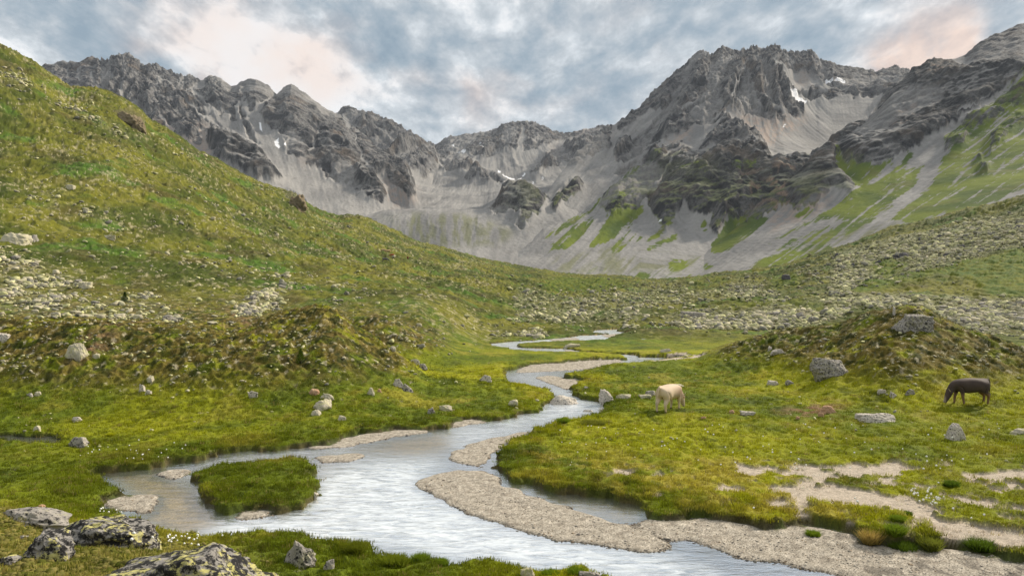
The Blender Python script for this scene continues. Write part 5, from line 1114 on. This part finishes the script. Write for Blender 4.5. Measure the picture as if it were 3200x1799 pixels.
# ------------------------------------------------------------------ cows
def cow_mat(name, kind):
    m, N = make_mat(name); co = N.add('ShaderNodeTexCoord').outputs['Object']; sx = N.add('ShaderNodeSeparateXYZ', i_0=co).outputs
    n = N.noise(co, 2.5, 4, .6)
    def rng_(s, a, b_): 
        mr = N.add('ShaderNodeMapRange', i_0=s); mr.inputs[1].default_value = a; mr.inputs[2].default_value = b_; return mr.outputs[0]
    if kind == 'white':
        c = N.mix(n, (.56, .42, .28), (.68, .55, .41))
        sh = N.math('MULTIPLY', rng_(sx[0], -.25, .45), rng_(N.math('ABSOLUTE', N.math('SUBTRACT', sx[2], .95)), .40, .05), True)
        c = N.mix(N.math('MULTIPLY', sh, .8), c, (.27, .16, .10)); c = N.mix(rng_(sx[2], .16, .06), c, (.05, .04, .04))
    elif kind == 'dark':
        c = N.mix(n, (.035, .026, .024), (.10, .070, .055))
        c = N.mix(N.math('MULTIPLY', rng_(sx[2], 1.30, 1.40), .7), c, (.36, .31, .28))  # bright rim of top light along the back, painted into the hide colour
        c = N.mix(N.math('MULTIPLY', N.math('MULTIPLY', rng_(sx[2], .66, .50), rng_(sx[0], 1.0, .8)), .7), c, (.26, .155, .085))
        c = N.mix(N.math('MULTIPLY', rng_(sx[0], 1.30, 1.36), .6), c, (.40, .33, .26)); c = N.mix(rng_(sx[2], .09, .05), c, (.03, .03, .03))
    else:
        c = N.mix(n, [k_ * .8 for k_ in kind], kind)
    p = N.add('ShaderNodeBsdfPrincipled', i_Base_Color=c, i_Roughness=.75); p.inputs['Specular IOR Level'].default_value = .2
    N.l.new(p.outputs[0], N.add('ShaderNodeOutputMaterial').inputs[0]); return m
def skin_mesh(name, verts, edges, radii, mat, root=0, sub=2):
    me = bpy.data.meshes.new(name + '_k'); me.from_pydata(verts, edges, []); ob = new_obj(name + '_k', me)
    ob.modifiers.new('s', 'SKIN'); sub_ = ob.modifiers.new('u', 'SUBSURF'); sub_.levels = sub; sub_.render_levels = sub
    ob.modifiers['s'].use_smooth_shade = True
    for i, r_ in enumerate(radii):
        sv = me.skin_vertices[0].data[i]; sv.radius = r_ if isinstance(r_, tuple) else (r_, r_); sv.use_root = (i == root)
    dg = bpy.context.evaluated_depsgraph_get(); out = bpy.data.meshes.new_from_object(ob.evaluated_get(dg)); out.name = name
    bpy.data.objects.remove(ob); bpy.data.meshes.remove(me)
    out.materials.clear(); out.materials.append(mat)
    for p_ in out.polygons: p_.use_smooth = True
    return out
def cow(name, mat, hornmat, hoof, label, loc, rotz, sc=1.0, step=(0.0, 0.0, 0.0, 0.0), tailswing=.0, headturn=.12):
    V = [(-.72, 0, 1.08), (-.38, 0, 1.0), (.0, 0, .96), (.35, 0, .96), (.62, 0, 1.0), (.86, 0, .94), (1.04, headturn * .4, .72), (1.16, headturn * .8, .52), (1.24, headturn, .34), (1.32, headturn, .17), (1.35, headturn, .09)]
    Rr = [(.35, .31), (.39, .38), (.42, .42), (.39, .41), (.31, .39), (.19, .28), (.125, .19), (.13, .15), (.115, .12), (.09, .09), (.08, .075)]
    E = [(i, i + 1) for i in range(10)]
    def chain(start, pts, rad):
        prev = start
        for p_, r_ in zip(pts, rad): V.append(p_); Rr.append(r_); E.append((prev, len(V) - 1)); prev = len(V) - 1
    for s, st in ((1, step[0]), (-1, step[1])):
        chain(4, [(.58, .17 * s, .82), (.55 + st * .3, .20 * s, .62), (.58 + st * .7, .19 * s, .38), (.56 + st, .19 * s, .14), (.58 + st, .19 * s, .04)], [(.15, .17), (.095, .11), .065, .046, .06])
    for s, st in ((1, step[2]), (-1, step[3])):
        chain(0, [(-.68, .19 * s, .92), (-.60 + st * .3, .22 * s, .68), (-.80 + st * .7, .20 * s, .44), (-.76 + st, .20 * s, .14), (-.73 + st, .20 * s, .04)], [(.21, .22), (.145, .17), (.065, .085), .047, .06])
    chain(0, [(-.93, 0, 1.27), (-1.01, tailswing * .3, 1.10), (-1.04, tailswing * .7, .85), (-1.05 , tailswing, .60)], [.05, .032, .024, .02])
    for s in (1, -1): chain(7, [(1.12, .12 * s + headturn * .7, .60), (1.08, .24 * s + headturn * .7, .60)], [(.05, .06), (.03, .06)])
    me = skin_mesh('body', V, E, Rr, mat)
    e = bpy.data.objects.new(name, None); link(e); e.location = loc; e.rotation_euler = (0, 0, rotz); e.scale = (sc,) * 3; tag(e, label, 'cow')
    b_ = new_obj('body', me); b_.parent = e
    for s in (1, -1):
        hv = [(1.13, .07 * s + headturn * .7, .66), (1.14, .15 * s + headturn * .7, .70), (1.20, .19 * s + headturn * .7, .76), (1.25, .17 * s + headturn * .7, .82)]
        hm = skin_mesh('horn', hv, [(0, 1), (1, 2), (2, 3)], [.026, .022, .016, .006], hornmat, 0, 1); ho = new_obj('horn', hm); ho.parent = e
    um = skin_mesh('udder', [(-.5, 0, .78), (-.5, 0, .66), (-.47, 0, .60)], [(0, 1), (1, 2)], [.13, .13, .07], mat, 0, 1); uo = new_obj('udder', um); uo.parent = e
    tm_ = skin_mesh('tail_tuft', [(-1.05, tailswing, .62), (-1.06, tailswing * 1.1, .48), (-1.05, tailswing * 1.15, .34)], [(0, 1), (1, 2)], [.025, .05, .02], hoof, 0, 1); to = new_obj('tail_tuft', tm_); to.parent = e
    return e
MHN, N = make_mat('horn_keratin'); d = N.add('ShaderNodeBsdfPrincipled', i_Roughness=.5); d.inputs[0].default_value = (.45, .36, .24, 1); N.l.new(d.outputs[0], N.add('ShaderNodeOutputMaterial').inputs[0])
mw_ = cow_mat('cream_hide', 'white'); md_ = cow_mat('dark_brown_hide', 'dark')
mtl = cow_mat('pale_tail_hair', (.55, .45, .33)); mtd = cow_mat('dark_tail_hair', (.20, .16, .12))
x, y, z = hit(2085, 1303)
y = 34.2; x = y * (2092 - 1600) / F
cw = cow('cow', mw_, MHN, mtl, 'cream white cow seen from behind grazing on the meadow right of the river', (x, y, float(ground_z(x, y)) - .03), math.radians(48), 1.02, (-.06, .05, -.1, .04), .10, -.05)
y = 34.6; x = y * (3032 - 1600) / F
cd = cow('cow', md_, MHN, mtd, 'dark brown cow grazing sideways on the slope of the right hillock', (x, y, float(ground_z(x, y)) - .04), math.radians(180), 1.0, (-.12, .12, .0, -.06), -.10, .08)
cattle = [(1198, 789, (.50, .36, .20), 20, .95, 'tan cow on the far left hillside, highest of the distant cattle'), (1213, 790, (.52, .35, .20), -150, .95, 'orange tan cow beside the highest one on the far left hillside'), (1225, 803, (.35, .09, .03), 190, .85, 'bright reddish brown cow lying low on the far left hillside'), (1274, 811, (.22, .05, .03), 100, .85, 'dark red cow on the far left hillside, seen end on'), (1204, 820, (.12, .11, .11), 10, 1.0, 'black and grey cow on the far left hillside, lowest of the distant cattle'), (1314, 816, (.50, .38, .24), 170, .9, 'pale tan cow on the far left hillside, rightmost of the distant cattle')]
for (u, v, kc, rot_, sc_, lb) in cattle:
    x, y, z = hit(u, v); mt = cow_mat('distant_hide', kc)
    e = cw.copy(); link(e); e.location = (x, y, z); e.rotation_euler = (0, 0, math.radians(rot_)); e.scale = (sc_,) * 3; tag(e, lb, 'cow', 'cattle grazing on the far left hillside')
    for ch in cw.children:
        k2 = ch.copy(); link(k2); k2.parent = e
        if ch.name.startswith(('body', 'udder', 'tail')):
            k2.data = ch.data.copy(); k2.data.materials.clear(); k2.data.materials.append(mt)
log('cows')

# ------------------------------------------------------------------ world
SUN_EL, SUN_AZ = math.radians(35), math.radians(56)     # azimuth from +Y towards +X
wd = bpy.data.worlds.new('World'); SC.world = wd; wd.use_nodes = True; N = NT(wd.node_tree)
tc0 = N.add('ShaderNodeTexCoord').outputs['Generated']
wn = N.add('ShaderNodeTexNoise'); N.l.new(tc0, wn.inputs[0]); wn.inputs['Scale'].default_value = 8.0; wn.inputs['Detail'].default_value = 6; wn.inputs['Roughness'].default_value = .6
wv = N.add('ShaderNodeVectorMath', operation='SUBTRACT'); N.l.new(wn.outputs['Color'], wv.inputs[0]); wv.inputs[1].default_value = (.5, .5, .5)
ws = N.add('ShaderNodeVectorMath', operation='MULTIPLY'); N.l.new(wv.outputs[0], ws.inputs[0]); ws.inputs[1].default_value = (.30, .1, .16)
wa = N.add('ShaderNodeVectorMath', operation='ADD'); N.l.new(tc0, wa.inputs[0]); N.l.new(ws.outputs[0], wa.inputs[1])
wnm = N.add('ShaderNodeVectorMath', operation='NORMALIZE'); N.l.new(wa.outputs[0], wnm.inputs[0]); tc = wnm.outputs[0]
sky = N.add('ShaderNodeTexSky', sky_type='NISHITA', sun_disc=False, sun_elevation=SUN_EL, sun_rotation=SUN_AZ)
sep = N.add('ShaderNodeSeparateXYZ', i_0=tc0).outputs
den = N.math('ADD', N.math('MAXIMUM', sep[2], 0.0), .22)
pxn = N.math('DIVIDE', sep[0], den); pyn = N.math('DIVIDE', sep[1], den)
pv = N.add('ShaderNodeCombineXYZ', i_X=pxn, i_Y=pyn, i_Z=3.7).outputs[0]
mpn = N.add('ShaderNodeMapping', i_Vector=pv); mpn.inputs['Rotation'].default_value = (0, 0, .45); mpn.inputs['Scale'].default_value = (1.0, .62, 1)
big = N.noise(mpn.outputs[0], 1.5, 3, .5, .3); med = N.noise(mpn.outputs[0], 4.2, 9, .62, .2); fin2 = N.noise(mpn.outputs[0], 9.5, 8, .6, .15); peachn = N.noise(mpn.outputs[0], 3.2, 3, .5)
def blob(u, v, rad, wgt_):
    dv_ = Vector(((u - 1600) / F, 1, (HZ - v) / F)).normalized()
    n = N.add('ShaderNodeVectorMath', operation='DOT_PRODUCT'); N.l.new(tc, n.inputs[0]); n.inputs[1].default_value = dv_
    ang_ = N.math('SUBTRACT', 1.0, n.outputs['Value'])
    s = (rad / F)**2 / 2
    e = N.math('EXPONENT', N.math('MULTIPLY', ang_, -1.0 / s))
    return N.math('MULTIPLY', e, wgt_)
def total(bl):
    t = blob(*bl[0])
    for q in bl[1:]: t = N.math('ADD', t, blob(*q))
    return t
lum = total([(640, 60, 110, .30), (850, 130, 110, .32), (920, 215, 110, .34), (1080, 290, 120, .30), (1560, 40, 90, .14), (1480, 130, 60, .10), (1250, 20, 80, .08), (80, 130, 90, .28), (1640, 350, 100, .08), (1400, 400, 120, .14), (1660, 150, 60, .10), (1500, 320, 150, .10), (2990, 140, 150, .12), (2950, 90, 70, .1), (2800, 200, 120, .2), (1150, 60, 60, .1), (1330, 150, 60, .12),
    (180, 20, 200, -.28), (430, 130, 130, -.22), (650, 160, 90, -.12), (1240, 150, 130, -.18), (1350, 230, 120, -.12), (1050, 20, 90, -.12), (2300, 40, 250, -.16), (2600, 100, 200, -.15), (1800, 80, 150, -.1), (1750, 330, 120, -.08), (2000, 150, 100, -.05), (2500, 40, 120, -.1), (30, 230, 90, .1), (260, 150, 80, -.1)])
peach = total([(1000, 130, 130, .8), (1180, 200, 110, .6), (700, 60, 100, .5), (500, 215, 130, .75), (620, 230, 100, .6), (1640, 230, 130, .65), (1500, 260, 110, .5), (2850, 190, 120, .9), (2930, 80, 130, .6), (2780, 215, 70, .5), (2150, 60, 170, .3), (1950, 150, 120, .25), (1000, 330, 90, .4), (150, 240, 60, .3)])
f = N.math('ADD', N.math('ADD', N.math('MULTIPLY', big, .25), N.math('ADD', N.math('ADD', N.math('MULTIPLY', med, .9), N.math('MULTIPLY', fin2, .85)), -.475)), N.math('MULTIPLY', lum, .46))
cl = N.ramp(f, [(.28, (.25, .345, .43)), (.42, (.37, .45, .52)), (.52, (.52, .575, .62)), (.60, (.68, .73, .77)), (.70, (.97, .98, .99))])
pf = N.math('MULTIPLY', N.math('MULTIPLY', peach, N.ramp(peachn, [(.44, .0), (.60, 1.0)])), .75, True)
cl = N.mix(pf, cl, N.mix(N.ramp(f, [(.35, 0.0), (.75, 1.0)]), (.50, .40, .38), (1.0, .78, .65)))
# an overcast sky is brighter towards the zenith
zen = N.ramp(sep[2], [(.42, 1.0), (.75, 1.0)])
mrz = N.add('ShaderNodeMapRange', i_0=sep[2]); mrz.inputs[1].default_value = .36; mrz.inputs[2].default_value = .85; mrz.inputs[3].default_value = 1.0; mrz.inputs[4].default_value = 1.25
vm = N.add('ShaderNodeVectorMath', operation='SCALE'); N.l.new(N.mix(N.ramp(sep[2], [(.36, 0.0), (.7, 1.0)]), cl, N.mix(.5, cl, (.62, .58, .52))), vm.inputs[0]); N.l.new(mrz.outputs[0], vm.inputs['Scale'])
sks = N.add('ShaderNodeVectorMath', operation='SCALE'); N.l.new(sky.outputs[0], sks.inputs[0]); sks.inputs['Scale'].default_value = .07
fin_ = N.mix(.90, sks.outputs[0], vm.outputs[0])
bgn = N.add('ShaderNodeBackground', i_Color=fin_, i_Strength=.80); N.l.new(bgn.outputs[0], N.add('ShaderNodeOutputWorld').inputs[0])
sl = bpy.data.lights.new('sun', 'SUN'); sl.energy = 4.4; sl.angle = math.radians(5); sl.color = (1, .90, .75); so = link(bpy.data.objects.new('sun', sl))
dirv = Vector((math.sin(SUN_AZ) * math.cos(SUN_EL), math.cos(SUN_AZ) * math.cos(SUN_EL), math.sin(SUN_EL)))
so.rotation_euler = dirv.to_track_quat('Z', 'Y').to_euler(); so.location = (0, -5, 60)

hb = mesh_np('haze', np.array([[x_, y_, z_] for x_ in (-3400, 3400) for y_ in (-420, 3600) for z_ in (-25, 900)], float), np.array([[0, 1, 3, 2], [4, 6, 7, 5], [0, 4, 5, 1], [2, 3, 7, 6], [0, 2, 6, 4], [1, 5, 7, 3]]), smooth=False)
mh = bpy.data.materials.new('haze_air'); mh.use_nodes = True; N = NT(mh.node_tree)
pvv = N.add('ShaderNodeVolumePrincipled'); pvv.inputs['Density'].default_value = .00006; pvv.inputs['Color'].default_value = (.80, .88, 1, 1)
N.l.new(pvv.outputs[0], N.add('ShaderNodeOutputMaterial').inputs['Volume']); hb.materials.append(mh)
tag(new_obj('haze', hb), 'thin bluish air between the camera and the far mountains', 'haze', kind='stuff')

cam = bpy.data.cameras.new('camera'); cam.lens = 24; cam.sensor_width = 36; cam.clip_start = .1; cam.clip_end = 9000
co_ = link(bpy.data.objects.new('camera', cam)); co_.location = (0, 0, H); co_.rotation_euler = (math.radians(90), 0, 0); SC.camera = co_
SC.view_settings.view_transform = 'Standard'; SC.view_settings.look = 'None'; SC.view_settings.gamma = 1; SC.view_settings.exposure = 0.42
SC.render.resolution_x = 1024; SC.render.resolution_y = 575
log('done')
